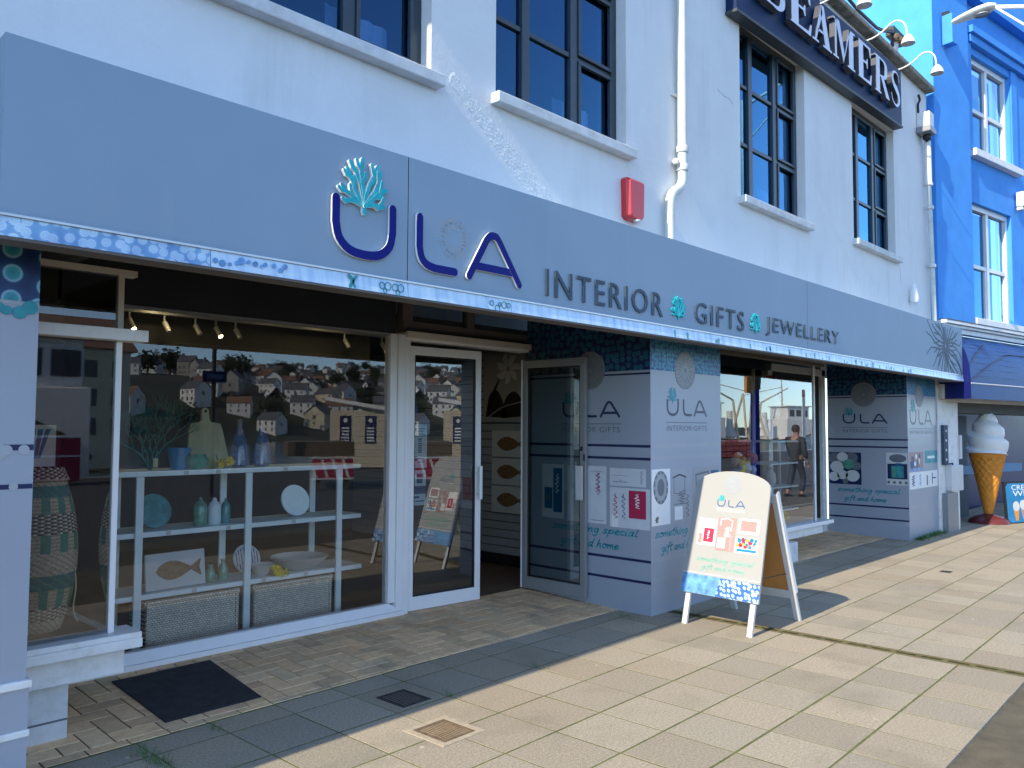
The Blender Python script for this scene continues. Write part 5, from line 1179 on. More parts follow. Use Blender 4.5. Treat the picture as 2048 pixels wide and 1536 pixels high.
# awning
t = thing('awning', 'shiny navy vinyl awning over the ice cream shop', 'awning', tuple(bf.p(2,2.06,0)))
NP = 12; S0, S1 = .10, 6.0
def aw(q, bulge=1.0): a = q*math.pi/2; return (.47*math.sin(a)**.75, 2.30+.78*math.cos(a)**.9)
g = MB(); prof = [aw(k/NP) for k in range(NP+1)]
ns = 26
for i in range(ns):
    sa, sb = S0+(S1-S0)*i/ns, S0+(S1-S0)*(i+1)/ns
    for k in range(NP):
        sagA = .012*math.sin(i*math.pi/4)**2; sagB = .012*math.sin((i+1)*math.pi/4)**2
        (n0,z0),(n1,z1) = prof[k],prof[k+1]
        g.face([bf.p(sa,z0-sagA,n0),bf.p(sa,z1-sagA*.5,n1),bf.p(sb,z1-sagB*.5,n1),bf.p(sb,z0-sagB,n0)])
g.build('canopy', M['awning'], t, smooth=True)
g = MB(); g.fbox(bf,S0,S1,2.065,2.298,.462,.470); g.build('valance', M['awning'], t)
g = MB(); P = [bf.p(S0-.002,z,n) for n,z in prof]+[bf.p(S0-.002,2.065,.468),bf.p(S0-.002,2.065,.0)]; g.face(P); g.build('end_panel', M['blue_dark'], t)
g = MB()
for pts in ([(.10,.80),(.35,.66),(.7,.50),(1.0,.36)],[(.10,.98),(.7,.80),(1.4,.62),(2.0,.55),(6,.55)]):
    Q = []
    for s, q in smooth([(a,b,0) for a,b in pts],4) and [(p[0],p[1]) for p in smooth([(a,b,0) for a,b in pts],4)]:
        n, z = aw(min(.999,q)); Q.append(bf.p(s,z+.004,n+.004))
    g.tube(Q,.006,6)
g.build('seam', M['sign_edge'], t)
g = MB(); g.tube([bf.p(S0,2.30,.468),bf.p(S1,2.30,.468)],.012,8); g.build('front_bar', M['alu'], t)
# things on the blue wall
t = thing('street_lamp', 'white street lamp head on a long pale arm in front of the blue building', 'street lamp', (12.6,2.8,7.4))
hp = V((12.6,3.30,7.44)); hd = (V((12.6,2.74,7.46))-hp)
L = hd.length; hx = hd.normalized(); hz = V((0,0,1)); hy = hz.cross(hx)
g = MB(); rings = []
for q, w, hh, dz in ((0,.035,.03,0),(.06,.07,.045,.0),(.3,.10,.06,.012),(.6,.13,.075,.02),(.85,.115,.07,.03),(1.0,.05,.04,.03)):
    rings.append([hp+hx*L*q+hy*w*math.cos(a)+hz*(dz+hh*math.sin(a)*(1 if math.sin(a) > 0 else .55)) for a in [2*math.pi*k/14 for k in range(14)]])
vs_ = [p for r_ in rings for p in r_]; ff = []
for i in range(len(rings)-1):
    for k in range(14): ff.append((i*14+k, i*14+(k+1)%14, (i+1)*14+(k+1)%14, (i+1)*14+k))
ff += [tuple(range(14)), tuple(range(70,84))]
g.idx(vs_, ff); g.build('head', M['white_worn'], t, smooth=True)
g = MB(); g.disc(FR(hp+hx*L*.68+V((0,0,-.035)),(0,-1,0),(1,0,0)),0,0,.10,.0,.012,18,ry=.085); g.build('lens', M['alu_dark'], t)
g = MB(); g.tube([(12.6,2.76,7.48),(12.6,2.3,7.32),(12.6,1.6,7.1)],.028,10); g.tube([(12.6,2.74,7.46),(12.6,2.33,7.02),(12.6,1.6,6.45)],.016,8); g.build('arm', M['white'], t, smooth=True)
g = MB(); g.tube([(12.6,1.6,0),(12.6,1.6,7.2)],[.075]*2,12); g.build('post', M['alu'], t, smooth=True)
t = thing('wall_light', 'small pale blue hanging box light near the top of the blue wall', 'wall light', tuple(bf.p(.35,7.8,.3)))
g = MB(); g.fbox(bf,.20,.38,7.74,8.22,.12,.28); g.build('box', M['blue_card' if False else 'blue_wall'], t, bevel=.01); g = MB(); g.fbox(bf,.38,.52,8.06,8.10,.15,.2); g.fbox(bf,.25,.30,8.22,8.3,.102,.2); g.build('bracket', M['black'], t)
t = thing('bulkhead_light', 'small cream bulkhead light on the blue wall between the windows', 'wall light', tuple(bf.p(3.3,5.7,.1)))
g = MB(); g.fbox(bf,3.10,3.30,5.62,5.90,.032,.17); g.build('lamp_body', M['white_worn'], t, bevel=.03); g = MB(); g.fbox(bf,3.12,3.28,5.57,5.619,.04,.14); g.build('base', M['alu'], t)

# ================================================================ folding boards, ice cream
t = thing('folding_sign', 'white folding pavement board printed with ULA logo and gift pictures, standing in the sun', 'pavement sign', (6.2,3.3,0))
P1, P2 = V((5.845,3.629,0)), V((5.81,3.035,0)); TP = V((6.17,3.32,1.20)); mid = (P1+P2)/2
W = (P2-P1).length; af = FR(P1, P2-P1, V((TP.x-mid.x,0,TP.z)))
sl = math.hypot(TP.x-mid.x, TP.z)/TP.z   # slope length per height
def zz(z): return z*sl
arch = [(-.06,zz(.245)),(W+.06,zz(.245)),(W+.05,zz(1.11))]+[(W/2+(W/2+.05)*math.cos(a), zz(1.11)+zz(.125)*math.sin(a)) for a in [math.pi*k/14 for k in range(1,14)]]+[(-.05,zz(1.11))]
g = MB(); g.prism(af, arch, .0, .018); g.build('front_panel', M['board_white'], t, bevel=.003)
g = MB()
for u in (.0, W): g.fbox(af,u-.022,u+.022,0,zz(1.0),-.03,-.001)
g.build('front_leg', M['alu'], t, bevel=.004)
g = MB(); g.prism(af,[(-.058,zz(.247)),(W+.058,zz(.247)),(W+.058,zz(.385)),(-.058,zz(.395))],.0185,.020); g.build('bubble_band', M['sea_print'], t)
g = MB(); g.prism(af,[(W*.45,zz(.247)),(W+.058,zz(.247)),(W+.058,zz(.385)),(W*.5,zz(.388))],.0202,.021); g.build('bubble_print', M['board_bubble'], t)
g = MB(); g.fbox(af,-.058,W+.058,zz(.40),zz(.408),.0185,.022); g.build('edge_strip', M['alu'], t)
fo = FR(af.p(0,0,.0185), af.u, af.v)
g = MB(); fan(fo, W*.50, zz(1.13), .085, g, .0006, 20); g.build('coral_medallion', [M['ghost'], M['fan_line']], t)
a, b = (MB(), MB(), MB()), MB(); logo(fo, W*.30, zz(.945), W*.44, 0, .001, a, b); [q.build('logo_letter', M['ink'], t) for q in a]; b.build('logo_coral', M['teal'], t)
g = MB(); g.fbox(fo,W*.30,W*.75,zz(.93),zz(.933),0,.0008); g.text(fo,'INTERIOR·GIFTS',W*.31,zz(.905),W*.43,.018,0,.0008,sp=1.1); g.build('caption', M['pale_card'], t)
g = MB(); pm = [M['pink'], M['pink_pale'], M['white'], M['blue_pot'], M['yellow'], M['fan_line'], M['cone'], M['pale_card']]
def cd(u0,u1,z0,z1,m,n=.0008): g.fbox(fo,W*u0,W*u1,zz(z0),zz(z1),0,n,m)
cd(.05,.34,.63,.84,2); cd(.07,.13,.64,.72,1,.0012); cd(.15,.31,.655,.765,0,.0014); squiggle(g,fo,W*.20,zz(.68),.03,.07,.0014,2,3,.004); cd(.07,.32,.80,.803,7,.0012)
g.build('picture_card', pm, t)
g = MB(); cd(.36,.64,.60,.86,1,.0008); g.ribbon(fo,[(W*.40,zz(.80)),(W*.40,zz(.845)),(W*.50,zz(.855)),(W*.58,zz(.84)),(W*.57,zz(.76))],.008,.0008,.0013,7); cd(.38,.50,.62,.70,2,.0012); cd(.53,.62,.61,.70,0,.0005) if False else None; squiggle(g,fo,W*.45,zz(.71),.08,.08,.0012,7,5,.005); squiggle(g,fo,W*.55,zz(.61),.04,.13,.0012,5,7,.005)
g.build('picture_card', pm, t)
g = MB(); cd(.68,.99,.75,.865,2); cd(.71,.95,.77,.85,1,.0012); g.build('picture_card', pm, t)
g = MB(); cd(.66,1.0,.60,.725,2); rr = random.Random(5)
for k in range(26): g.disc(fo,W*(.69+.28*rr.random()),zz(.645+.065*rr.random()),.011+.008*rr.random(),.0008,.0012+.00005*k,8,rr.choice([0,1,3,4,6,0]))
cd(.69,.98,.612,.632,3,.0012); g.build('picture_card', pm, t)
g = MB(); hand(g, fo, 'something special', W*.08, zz(.505), W*.88, .04, 0, 0, .2); hand(g, fo, 'gift and home', W*.18, zz(.445), W*.66, .04, 0, 0, .2); g.build('handwriting', M['hand_pale'], t)
# rear frame
Q1, Q2 = V((6.655,3.60,0)), V((6.632,3.006,0)); bfz = FR(Q2, Q1-Q2, V((TP.x+.03-6.64,0,TP.z-.03)))
W3 = (Q1-Q2).length
g = MB()
for u in (0, W3): g.fbox(bfz,u-.028,u+.028,0,zz(1.10),-.03,.0)
g.fbox(bfz,.028,W3-.028,zz(.20),zz(.27),-.028,-.002); g.fbox(bfz,.028,W3-.028,zz(1.03),zz(1.10),-.028,-.002); g.build('rear_frame', M['alu'], t, bevel=.004)
g = MB(); g.fbox(bfz,.028,W3-.028,zz(.271),zz(1.029),-.02,-.006); g.build('rear_panel', M['board_back'], t)
g = MB(); g.fbox(bfz,-.032,.0-.0285,zz(.25),zz(1.12),-.03,.012); g.build('rear_edge', M['white'], t)
g = MB(); g.tube([(6.17,3.05,1.12),(6.17,3.6,1.12)],.012,8); g.build('hinge', M['alu'], t)
g = MB(); g.tube([af.p(W*.98,zz(.42),-.02),bfz.p(.02,zz(.42),-.02)],.004,6); g.build('stay', M['black'], t)
# giant ice cream
cx, cy = 15.75, 3.745
t = thing('ice_cream_cone', 'giant display soft ice cream cone on a maroon base', 'display cone', (cx,cy,-.03))
g = MB(); g.lathe([(.315,0),(.325,.03),(.295,.09),(.21,.14),(.10,.17),(.07,.19)],(cx,cy,-.03),28); g.build('base', M['maroon'], t, smooth=True)
prof = []; N = 96; rows = 90
g = MB(); vs_ = []; ff = []
for i in range(rows+1):
    q = i/rows; r0 = .058+(.272-.058)*q**1.05; z = .12+1.07*q
    for k in range(N):
        th = 2*math.pi*k/N
        a = abs(math.sin(7*th+q*24)); b = abs(math.sin(7*th-q*24)); rid = max(0,1-a*3.5)+max(0,1-b*3.5)
        r = r0*(1+.085*min(1,rid)) if q < .93 else r0*1.05
        vs_.append((cx+r*math.cos(th), cy+r*math.sin(th), z))
for i in range(rows):
    for k in range(N): ff.append((i*N+k,i*N+(k+1)%N,(i+1)*N+(k+1)%N,(i+1)*N+k))
g.idx(vs_, ff); g.build('wafer', M['cone'], t, smooth=True)
g = MB(); vs_ = []; ff = []; N = 64; rows = 110
for i in range(rows+1):
    q = i/rows; z = 1.17+.76*q
    env = .325*math.cos(q*math.pi/2)**.62 if q < 1 else 0.0
    tipx = .045*max(0,(q-.8)/.2)**2
    for k in range(N):
        th = 2*math.pi*k/N
        ph = (q*3.1+th/(2*math.pi)) % 1.0
        r = env*(.84+.18*math.sin(math.pi*ph)**.7)+.002
        r *= 1+.012*math.sin(th*14+q*60)*(q > .5)
        zz_ = z-.03*math.cos(2*math.pi*ph)*(1-q)
        vs_.append((cx-tipx+r*math.cos(th), cy+tipx*.3+r*math.sin(th), zz_))
for i in range(rows):
    for k in range(N): ff.append((i*N+k,i*N+(k+1)%N,(i+1)*N+(k+1)%N,(i+1)*N+k))
ff.append(tuple(range(N-1,-1,-1)))
g.idx(vs_, ff); g.build('soft_ice', M['icecream'], t, smooth=True)
# second board cut by the frame
t = thing('poster_board', 'blue rounded poster board cut off by the right picture edge', 'pavement sign', (16.2,3.3,0))
pf = FR((15.80,3.46,.0),(.92,-.39,0),(.0,.06,1)); PW = .95
rp = [(.06,.02),(PW-.06,.02),(PW,.08),(PW,.62),(PW-.06,.68),(.06,.68),(0,.62),(0,.08)]
g = MB(); g.prism(pf,[(-.03,-.01),(PW+.03,-.01),(PW+.03,.71),(-.03,.71)],-.04,-.002); g.build('frame', M['black'], t, bevel=.006)
g = MB(); g.prism(pf,rp,.0,.004); g.build('poster', M['sea_print' if False else 'blue_pot'], t)
g = MB(); g.text(pf,'CREAMY',.14,.565,.72,.085,.0042,.006); g.text(pf,'Whips',.16,.43,.66,.12,.0042,.006); g.build('lettering', M['white'], t)
g = MB()
for k,(u,v) in enumerate(((.22,.24),(.40,.26),(.58,.24),(.75,.26))):
    g.prism(pf,[(u-.07,v),(u+.07,v),(u+.03,v-.19),(u-.03,v-.19)],.0042,.0055,k%2); g.disc(pf,u,v+.05,.085,.0056,.007,14,2)
g.build('ice_cream_print', [M['cone'], M['pink_pale'], M['art_white']], t)
# ================================================================ the harbour behind the photographer, seen mirrored in the glass
def across(bear, dist, yg=5.425):
    b = R(bear); return V((dist*math.sin(b), 2*yg-dist*math.cos(b), 0))
g = MB(); g.face([(-500,-18,-2.2),(700,-18,-2.2),(700,-900,-2.2),(-500,-900,-2.2)])
M['water'] = mk('harbour_water', (.02,.045,.05), .12, var=.2, vs=.05, bump=.4, bs=.8, bdist=.1)
struct(g.build('harbour_water', M['water']))
g = MB(); g.box(-60,140,-18.0,-17.5,-3,-.02); struct(g.build('quay_edge', M['stone_sill']))
M['hill'] = mk('hillside', (.034,.038,.024), .95, var=.5, vs=.05, bump=.3, bs=.3, dirt=(.055,.05,.038), ds=.02)
def hz(x, y):
    d = -y-170
    if d <= 0: return -2.6
    be = math.degrees(math.atan2(x, 10.8-y)); side = 1/(1+math.exp((be-50)/1.6))
    return -2.6+(62*(1-math.exp(-d/330))+3*math.sin(x*.021)+2*math.sin(x*.05+1)+3*math.sin(y*.02))*min(1,d/40)*(.10+.90*side)
g = MB(); nx, ny = 80, 40; vs_ = []; ff = []
for i in range(nx+1):
    for j in range(ny+1):
        x = -60+i*17; y = -160-j*17; vs_.append((x,y,hz(x,y)))
for i in range(nx):
    for j in range(ny): a = i*(ny+1)+j; ff.append((a,a+ny+1,a+ny+2,a+1))
g.idx(vs_, ff); struct(g.build('hillside', M['hill'], smooth=True))
M['slate'] = mk('slate_roof', (.10,.10,.11), .8, var=.2); M['tile'] = mk('tiled_roof', (.20,.11,.075), .8, var=.2); M['win_dark'] = mk('dark_panes', (.07,.072,.078), .4)
M['house_white'] = mk('house_white', (.74,.73,.70), .85, var=.05); M['house_cream'] = mk('house_cream', (.62,.54,.40), .85, var=.06); M['house_grey'] = mk('house_grey', (.30,.29,.27), .85, var=.06); M['house_blue'] = mk('house_blue', (.02,.07,.24), .8)
HG = 'houses on the hillside across the harbour'
HL = 'small gabled house on the far hillside, seen mirrored in the shop window'
protos = []
for (w, d, h, wm, rm) in ((8,6.5,5,'house_white','slate'),(10,7,5,'house_white','tile'),(7,7,6.5,'house_grey','slate'),(12,7,4.5,'house_cream','slate')):
    g = MB(); g.box(-w/2,w/2,-d/2,d/2,-4,h,0)
    e = .35; r = h+d*.42
    g.idx([(-w/2-e,-d/2-e,h-.1),(w/2+e,-d/2-e,h-.1),(w/2+e,d/2+e,h-.1),(-w/2-e,d/2+e,h-.1),(-w/2-e,0,r),(w/2+e,0,r)],[(0,1,5,4),(3,4,5,2)],1)
    g.face([(-w/2,-d/2,h),(-w/2,d/2,h),(-w/2,0,r-.15)],0); g.face([(w/2,-d/2,h),(w/2,0,r-.15),(w/2,d/2,h)],0)
    g.box(-w/2+.8,-w/2+1.6,-.4,.4,r-.6,r+1,1)
    for s in (-1,1):
        for k in range(3):
            for z in ((1.0,3.2) if h > 4.6 else (1.4,)):
                x = -w*.32+k*w*.32; g.box(x-.35,x+.35,s*(d/2+.02)-.03,s*(d/2+.02)+.03,z+.1,z+1.1,2)
    for x in (-w/2,w/2): g.box(x-.03,x+.03,-.5,.5,2.8,4,2)
    o = g.build('hillside_house', [M[wm], M[rm], M['win_dark']]); protos.append(o); o['label'] = HL; o['category'] = 'house'; o['group'] = HG
rr = random.Random(33); cnt = 0; used = []
def put(bear, dist, k, rot):
    global cnt
    p = across(bear, dist); p.z = hz(p.x, p.y)-.2
    o = protos[k] if cnt == k and cnt < 4 else protos[k].copy()
    if o.name not in COL.objects: COL.objects.link(o)
    o.location = p; o.rotation_euler = (0,0,rot); k_ = rr.uniform(.62,.85); o.scale = (k_,k_,k_); cnt += 1
for k in range(4): put(30+k*2.3, 320+20*k, k, 1.0+.2*k)
tries = 0
while cnt < 285 and tries < 9000:
    tries += 1
    b = rr.uniform(13, 50); d = 208+rr.random()**1.25*540
    p = across(b, d)
    if any((p.x-q[0])**2+(p.y-q[1])**2 < 75 for q in used): continue
    if hz(p.x,p.y) < -1: continue
    used.append((p.x,p.y)); put(b, d, rr.choice([0,0,1,1,2,3]), rr.uniform(.5,1.5)+(0 if rr.random() < .7 else 1.57))
# trees on the hill
TG = 'trees on the hillside across the harbour'
M['far_leaf'] = mk('far_foliage', (.028,.038,.02), .95, var=.6, vs=1.2)
M['bark'] = mk('bark', (.07,.055,.04), .95)
tp = []
for q in range(2):
    t = thing('hillside_tree', 'dark bushy tree on the far hillside, seen mirrored in the shop window', 'tree', (0,0,0), TG); g = MB(); r2 = random.Random(40+q)
    for k in range(520):
        c = V((r2.gauss(0,1.5), r2.gauss(0,1.5), 4.2+r2.gauss(0,1.5)*(.8+.4*q)))
        a = V((r2.gauss(0,1),r2.gauss(0,1),r2.gauss(0,1))).normalized()*r2.uniform(.3,.6); b = a.orthogonal().normalized()*r2.uniform(.3,.6)
        g.face([c-a,c+b,c+a,c-b])
    g.build('crown', M['far_leaf'], t); g = MB(); g.tube([(0,0,-1),(.1,0,1.5),(0,.1,4)],[.35,.25,.1],6); g.build('trunk', M['bark'], t); tp.append(t)
n = 0
for k in range(170):
    b = rr.uniform(12,52); d = 215+rr.random()**.75*560; p = across(b,d); p.z = hz(p.x,p.y)-.3
    s = rr.uniform(.6,1.4)
    if k < 2: tp[k].location = p; tp[k].scale = (s,s,s)
    else: dup(tp[k % 2], p, None, rr.uniform(0,6), (s,s,s))
# blue gabled house by the water
p = across(28.6,262); hb = thing('waterside_house', 'blue gabled boathouse with cream side wall across the water, seen mirrored in the window', 'house', tuple(p))
g = MB(); g.box(p.x-5.5,p.x+.5,p.y-4,p.y+3.5,-3,9.3); g.build('side_wall', M['house_cream'], hb)
g = MB(); fr = FR((p.x+.6,p.y+3.9,0),(.95,.25,0),(0,0,1)); g.prism(fr,[(0,5.4),(5.8,5.4),(5.8,9.6),(2.9,12.8),(0,9.6)],-6,0); g.build('gable', M['house_blue'], hb)
g = MB(); g.ribbon(fr,[(-.4,9.3),(2.9,13.0),(6.2,9.3)],.45,-6,.25,0,cap=0); g.fbox(fr,2.2,3.6,5.5,9.4,0,.08); g.build('white_trim', M['white'], hb)
g = MB(); g.fbox(fr,2.4,3.4,5.8,9.1,.081,.1); g.build('door', M['win_dark'], hb)
g = MB(); g.box(p.x-6,p.x+8,p.y-3,p.y+3.8,-3,5.35); g.build('boat_store', M['house_cream'], hb)
g = MB(); g.idx([(p.x-6,p.y-4.5,9.2),(p.x+.8,p.y-4.5,9.2),(p.x+.8,p.y+4,9.2),(p.x-6,p.y+4,9.2),(p.x-6,p.y-.3,13),(p.x+.8,p.y-.3,13)],[(0,1,5,4),(3,4,5,2),(0,4,3),(1,2,5)]); g.build('roof', M['tile'], hb)
# ticket kiosk on the quay
p = across(35.7,31); t = thing('ticket_kiosk', 'cream boarded ticket kiosk with two navy notices on the quay, seen mirrored in the window', 'kiosk', tuple(p))
kf = FR(p+V((-.9,0,0)),(.80,.60,0),(0,0,1)); kf.n = kf.u.cross(kf.v)
kf = FR(p+V((.9,.4,0)),(-.70,-.71,0),(0,0,1))
g = MB()
for k in range(16): g.fbox(kf,0,2.1,.05+k*.135,.05+k*.135+.128,-1.8,.0)
g.build('boarded_wall', M['house_cream'], t); g = MB(); g.hexa([kf.p(-.15,2.18,.2),kf.p(2.25,2.18+.40,.2),kf.p(2.25,2.18+.40,-2),kf.p(-.15,2.18,-2)],[kf.p(-.15,2.32,.2),kf.p(2.25,2.72,.2),kf.p(2.25,2.72,-2),kf.p(-.15,2.32,-2)]); g.build('roof', M['white'], t)
for u in (.35,1.30):
    g = MB(); g.fbox(kf,u,u+.42,.95,2.0,.001,.02); pb = g.build('notice_board', M['navy'], t)
    g = MB()
    for k in range(5): g.fbox(kf,u+.07,u+.35,1.02+k*.12,1.02+k*.12+.06,.021,.026)
    g.disc(kf,u+.21,1.82,.08,.021,.026,12); g.build('white_lines', M['white'], pb)
p = across(33.6,21); t = thing('barrier_board', 'red and white striped trailer board on the quay, seen mirrored in the window', 'barrier', tuple(p))
kf = FR(p+V((.55,.3,0)),(-.88,-.47,0),(0,0,1)); g = MB(); g.fbox(kf,0,1.0,.30,.78,-.05,0); g.build('board', M['pink'], t); g = MB()
for k in range(4): g.prism(kf,[(.08+k*.26,.31),(.15+k*.26,.31),(.29+k*.26,.77),(.22+k*.26,.77)] if k < 3 else [(.86,.31),(.93,.31),(.99,.5),(.99,.55)],.001,.008)
g.fbox(kf,-.02,1.02,.78,.82,-.06,.01); g.fbox(kf,-.02,1.02,.26,.30,-.06,.01); g.build('white_stripes', M['white'], t)
g = MB(); g.fbox(kf,-.05,1.6,.84,1.2,-2.4,-.1); g.fbox(kf,.1,.2,0,.3,-.2,-.05); g.fbox(kf,.8,.9,0,.3,-.2,-.05); g.build('trailer_bed', M['rust'], t)
p = across(26.1,20); t = thing('sign_post', 'tall dark post with small navy sign across the road, seen mirrored in the window', 'sign post', tuple(p))
g = MB(); g.tube([p,p+V((0,0,3.9))],.05,10); g.build('post', M['black'], t); g = MB(); kf = FR(p+V((.28,.06,2.6)),(-1,-.1,0),(0,0,1)); g.fbox(kf,0,.56,0,.26,0,.02); g.build('sign_plate', M['navy'], t)
g = MB(); g.fbox(kf,.09,.47,.08,.18,.0205,.024); g.build('lettering', M['ink'], t)
p = across(15.8,25,4.5); t = thing('red_container', 'red skip with white rim on the quay, seen mirrored in the left bay', 'container', tuple(p)); g = MB(); g.box(p.x-1,p.x+1,p.y-.6,p.y+.6,.1,1.25); g.build('bin', M['pink'], t, bevel=.03); g = MB(); g.box(p.x-1.03,p.x+1.03,p.y-.63,p.y+.63,.75,.80); g.box(p.x-1.02,p.x+1.02,p.y-.62,p.y+.62,1.251,1.3); g.build('rim', M['white'], t)
p = across(17.3,75,4.5); t = thing('quayside_hotel', 'tall pale rendered building with tiled roof, seen mirrored in the left bay', 'building', tuple(p)); g = MB(); g.box(p.x-6,p.x+6,p.y-8,p.y,-2,8); g.build('wall', M['house_cream'], t)
g = MB(); g.idx([(p.x-6.5,p.y-8.5,8),(p.x+6.5,p.y-8.5,8),(p.x+6.5,p.y+.5,8),(p.x-6.5,p.y+.5,8),(p.x-6.5,p.y-4,11),(p.x+6.5,p.y-4,11)],[(0,1,5,4),(3,4,5,2),(0,4,3),(1,2,5)]); g.build('roof', M['tile'], t)
for i in range(5):
    for j in range(3): g = MB(); g.box(p.x-5+i*2.2,p.x-4+i*2.2,p.y-.02,p.y+.05,.8+j*2.4,2.2+j*2.4); g.build('window', M['win_dark'], t)
# fishing boats
def boat(name, label, bear, dist, yg, rot, hullm, L=16):
    p = across(bear, dist, yg); t = thing(name, label, 'boat', (0,0,0))
    fr = FR((0,0,0),(1,0,0),(0,0,1)); rings = []
    for q, w, zt_ in ((0,.9,2.0),(.15,1.0,1.8),(.4,1.0,1.7),(.7,.85,2.1),(.9,.45,2.8),(1,.02,3.3)):
        x = (q-.5)*L; hw = 2.6*w; rings.append([(x,-hw,zt_),(x,-hw*.9,.2),(x,-hw*.45,-1.6),(x,hw*.45,-1.6),(x,hw*.9,.2),(x,hw,zt_),(x,hw*.93,zt_-.8),(x,-hw*.93,zt_-.8)])
    vs_ = [v for r_ in rings for v in r_]; ff = []
    for i in range(5):
        for k in range(8): ff.append((i*8+k,i*8+(k+1)%8,(i+1)*8+(k+1)%8,(i+1)*8+k))
    ff.append(tuple(range(8))); g = MB(); g.idx(vs_, ff); g.build('hull', M[hullm], t, recalc=True)
    g = MB()
    for i in range(5):
        for s in (0,5): g.tube([V(rings[i][s]),V(rings[i+1][s])],.09,6)
    g.build('gunwale', M['rust'], t)
    g = MB(); g.box(.5,5.0,-1.8,1.8,1.0,4.4); g.box(.9,4.6,-1.6,1.6,4.4,6.0); g.box(.6,5.0,-1.75,1.75,6.0,6.15); g.build('wheelhouse', M['house_white'], t, bevel=.05)
    g = MB()
    for s in (-1,1):
        for k in range(3): g.box(1.2+k*1.15,2.0+k*1.15,s*1.61-.02,s*1.61+.02,4.75,5.6)
    for y in (-1.1,0,1.1): g.box(4.6,4.63,y-.42,y+.42,4.75,5.6)
    g.build('wheelhouse_window', M['win_dark'], t)
    g = MB(); g.tube([(1.5,0,6.1),(1.4,0,11.0)],[.12,.05],8); g.tube([(-6,-1.5,1.8),(-5.2,0,7.6)],.14,8); g.tube([(-6,1.5,1.8),(-5.2,0,7.6)],.14,8); g.tube([(-5.2,0,7.4),(1.4,0,8.6)],.05,6); g.tube([(-3,0,1.5),(-2.2,0,6.5),(2.5,0,8.5)],[.18,.14,.08],8); g.build('mast_rigging', M['house_cream'], t)
    g = MB(); g.lathe([(.6,0),(.55,1.0),(.9,1.2),(.4,2.4),(.35,4.2)],(-2.2,.6,1.0),12); g.build('funnel', M['house_white'], t, smooth=True)
    t.location = p+V((0,0,-1.6)); t.rotation_euler = (0,0,rot); return t
boat('fishing_boat', 'white trawler with big wheelhouse at the quay, right one mirrored in far bay window', 64.2,112,4.5, R(20), 'house_white')
boat('fishing_boat', 'white fishing trawler with tall funnel, left one mirrored in the far bay window', 60.6,98,4.5, R(200), 'house_cream', 14)
boat('fishing_boat', 'rusty hulled fishing boat with leaning masts, mirrored in the left bay window', 14.6,34,4.5, R(100), 'rust', 12)
p = across(61.3,46,4.5); t = thing('fish_boxes', 'stack of red fish boxes on the quay, mirrored in the far bay window', 'crates', tuple(p))
for i in range(5):
    for j in range(3): g = MB(); g.box(p.x-1.6+i*.75,p.x-.9+i*.75,p.y-.3,p.y+.3,.02+j*.3,.30+j*.3); g.build('crate', M['red'], t, bevel=.03)
p = across(63.0,22,4.5); t = thing('lamp_post', 'dark navy lamp post across the road, mirrored in the far bay window', 'lamp post', tuple(p)); g = MB(); g.tube([p,p+V((0,0,2.6)),p+V((0,0,5.5))],[.12,.11,.07],12); g.build('post', M['navy_letter'], t); g = MB(); g.lathe([(.14,0),(.16,.3),(.13,.32)],(p.x,p.y,2.6),12); g.build('collar', M['black'], t); g = MB(); g.box(p.x-.5,p.x-.14,p.y-.04,p.y+.04,2.5,3.4); g.build('banner', M['cone'], t)
p = across(66.1,36,4.5); t = thing('feather_banner', 'tall white banner with red top across the road, mirrored in the far bay window', 'banner', tuple(p)); g = MB(); g.box(p.x-.13,p.x+.13,p.y-.01,p.y+.01,.9,2.9); g.build('cloth', M['pale_card'], t); g = MB(); g.box(p.x-.13,p.x+.13,p.y-.012,p.y+.012,2.901,3.2); g.build('top_panel', M['pink'], t); g = MB(); g.tube([p,p+V((0,0,3.25))],.02,6); g.build('pole', M['alu'], t)
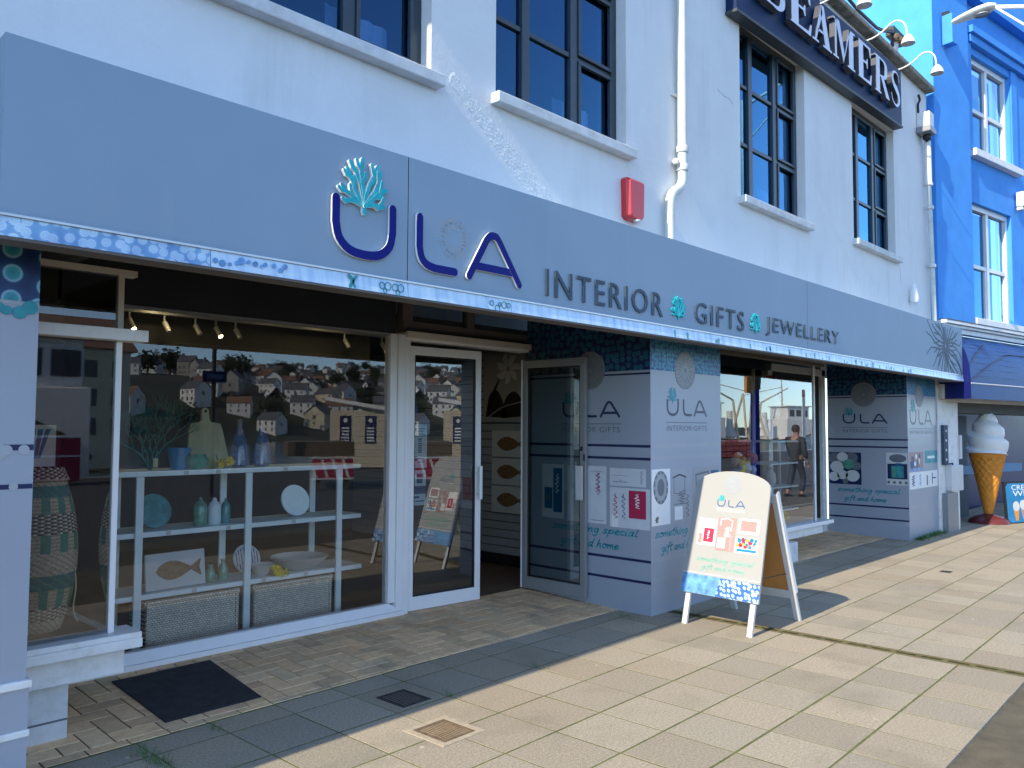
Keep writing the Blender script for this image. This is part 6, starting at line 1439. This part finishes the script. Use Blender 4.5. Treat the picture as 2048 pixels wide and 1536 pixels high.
# passer-by
def person(p, rot):
    t = thing('person', 'person in a dark padded jacket walking past, mirrored in the far bay window', 'person', (0,0,0))
    def skin(name, J, E_, mt, par):
        me = bpy.data.meshes.new(name); me.from_pydata([j[0] for j in J], E_, []); me.materials.append(mt); o = bpy.data.objects.new(name, me); COL.objects.link(o); o.parent = par
        md = o.modifiers.new('skin','SKIN'); md.use_smooth_shade = True
        for i, j in enumerate(J): me.skin_vertices[0].data[i].radius = (j[1], j[2] if len(j) > 2 else j[1])
        me.skin_vertices[0].data[0].use_root = True
        s = o.modifiers.new('sub','SUBSURF'); s.levels = 1; s.render_levels = 2; return o
    J = [((0,0,.92),.13,.11),((0,0,1.12),.13,.11),((0,0,1.34),.14,.11),((0,.0,1.47),.055),((.01,0,1.58),.085,.10),((.01,0,1.68),.06,.07),
         ((0,.19,1.38),.055),((-.04,.25,1.12),.045),((.06,.25,.90),.034),((.10,.245,.80),.026),((0,-.19,1.38),.055),((.06,-.25,1.12),.045),((.14,-.24,.92),.034),((.18,-.235,.83),.026),
         ((0,.09,.86),.085),((.12,.10,.48),.06),((.04,.10,.08),.045),((.18,.10,.035),.035),((0,-.09,.86),.085),((-.06,-.10,.48),.06),((-.22,-.10,.12),.045),((-.12,-.10,.03),.035)]
    E_ = [(0,1),(1,2),(2,3),(3,4),(4,5),(2,6),(6,7),(7,8),(8,9),(2,10),(10,11),(11,12),(12,13),(0,14),(14,15),(15,16),(16,17),(0,18),(18,19),(19,20),(20,21)]
    skin('body', J, E_, M['skin'], t)
    JJ = [((0,0,.78),.17,.155),((0,0,1.10),.165,.14),((0,0,1.34),.165,.13),((0,0,1.46),.085),((0,.20,1.38),.08),((-.04,.26,1.12),.068),((.05,.255,.92),.055),((0,-.20,1.38),.08),((.06,-.26,1.12),.068),((.13,-.245,.94),.055)]
    skin('jacket', JJ, [(0,1),(1,2),(2,3),(2,4),(4,5),(5,6),(2,7),(7,8),(8,9)], M['jacket'], t)
    JT = [((0,0,.95),.135,.125),((0,.09,.82),.098),((.12,.10,.48),.075),((.045,.10,.14),.065),((0,-.09,.82),.098),((-.06,-.10,.48),.075),((-.20,-.10,.17),.065)]
    skin('trousers', JT, [(0,1),(1,2),(2,3),(0,4),(4,5),(5,6)], M['trousers'], t)
    for (x_,y_) in ((.10,.10),(-.17,-.10)):
        g = MB(); g.tube([(x_-.12,y_,.055),(x_-.05,y_,.065),(x_+.03,y_,.05),(x_+.11,y_,.035),(x_+.14,y_,.03)],[.035,.045,.044,.038,.02],10); g.build('shoe', M['black'], t, smooth=True)
    g = MB(); g.lathe([(.092,-.02),(.098,.03),(.085,.085),(.05,.125),(.005,.135)],(-.015,0,1.60),18,cap=False); g.build('hair', M['hair'], t, smooth=True)
    g = MB(); g.lathe([(.004,-.02),(.016,-.012),(.013,.02),(.004,.03)],(.10,0,1.575),8); g.build('nose', M['skin'], t, smooth=True)
    g = MB()
    for y in (-.034,.034): g.lathe([(.003,-.01),(.011,0),(.003,.01)],(.088,y,1.605),8)
    g.build('eyes', M['black'], t)
    g = MB(); g.box(.084,.096,-.03,.03,1.535,1.543); g.build('mouth', M['pink'], t)
    g = MB()
    for y in (-.095,.095): g.lathe([(.004,-.03),(.016,-.01),(.018,.015),(.006,.03)],(0,y,1.59),8)
    g.build('ears', M['skin'], t)
    for s in (1,-1):   # five fingers on each hand
        g = MB(); hx_ = .105 if s > 0 else .185; hz_ = .80 if s > 0 else .83
        for k in range(4): yy = s*.24+(k-1.5)*.019; L_ = (.065,.075,.07,.055)[k]; g.tube([(hx_,yy,hz_-.02),(hx_+.012,yy,hz_-.02-L_*.5),(hx_+.004,yy,hz_-.02-L_)],[.009,.008,.006],6)
        g.tube([(hx_+.01,s*.24-s*.03,hz_+.01),(hx_+.035,s*.24-s*.045,hz_-.02),(hx_+.04,s*.24-s*.04,hz_-.05)],[.010,.009,.007],6); g.build('fingers', M['skin'], t)
    t.location = p; t.rotation_euler = (0,0,rot)
person(across(65.6,20.5,4.5)+V((0,0,-.045)), R(15))
# added unseen terrace to the left: keeps the low sun off this end of the street
t = thing('sun_blocking_terrace', 'added unseen pale terrace outside the left picture edge, blocking the low sun', 'building', (-6,6,0)); g = MB(); g.box(-14,-1.2,3.47,11,-.1,6.5); g.build('wall', M['render_wall'], t); g = MB(); g.box(-14.1,-1.15,3.43,11,6.501,6.7); g.build('coping', M['moss_stone'], t)
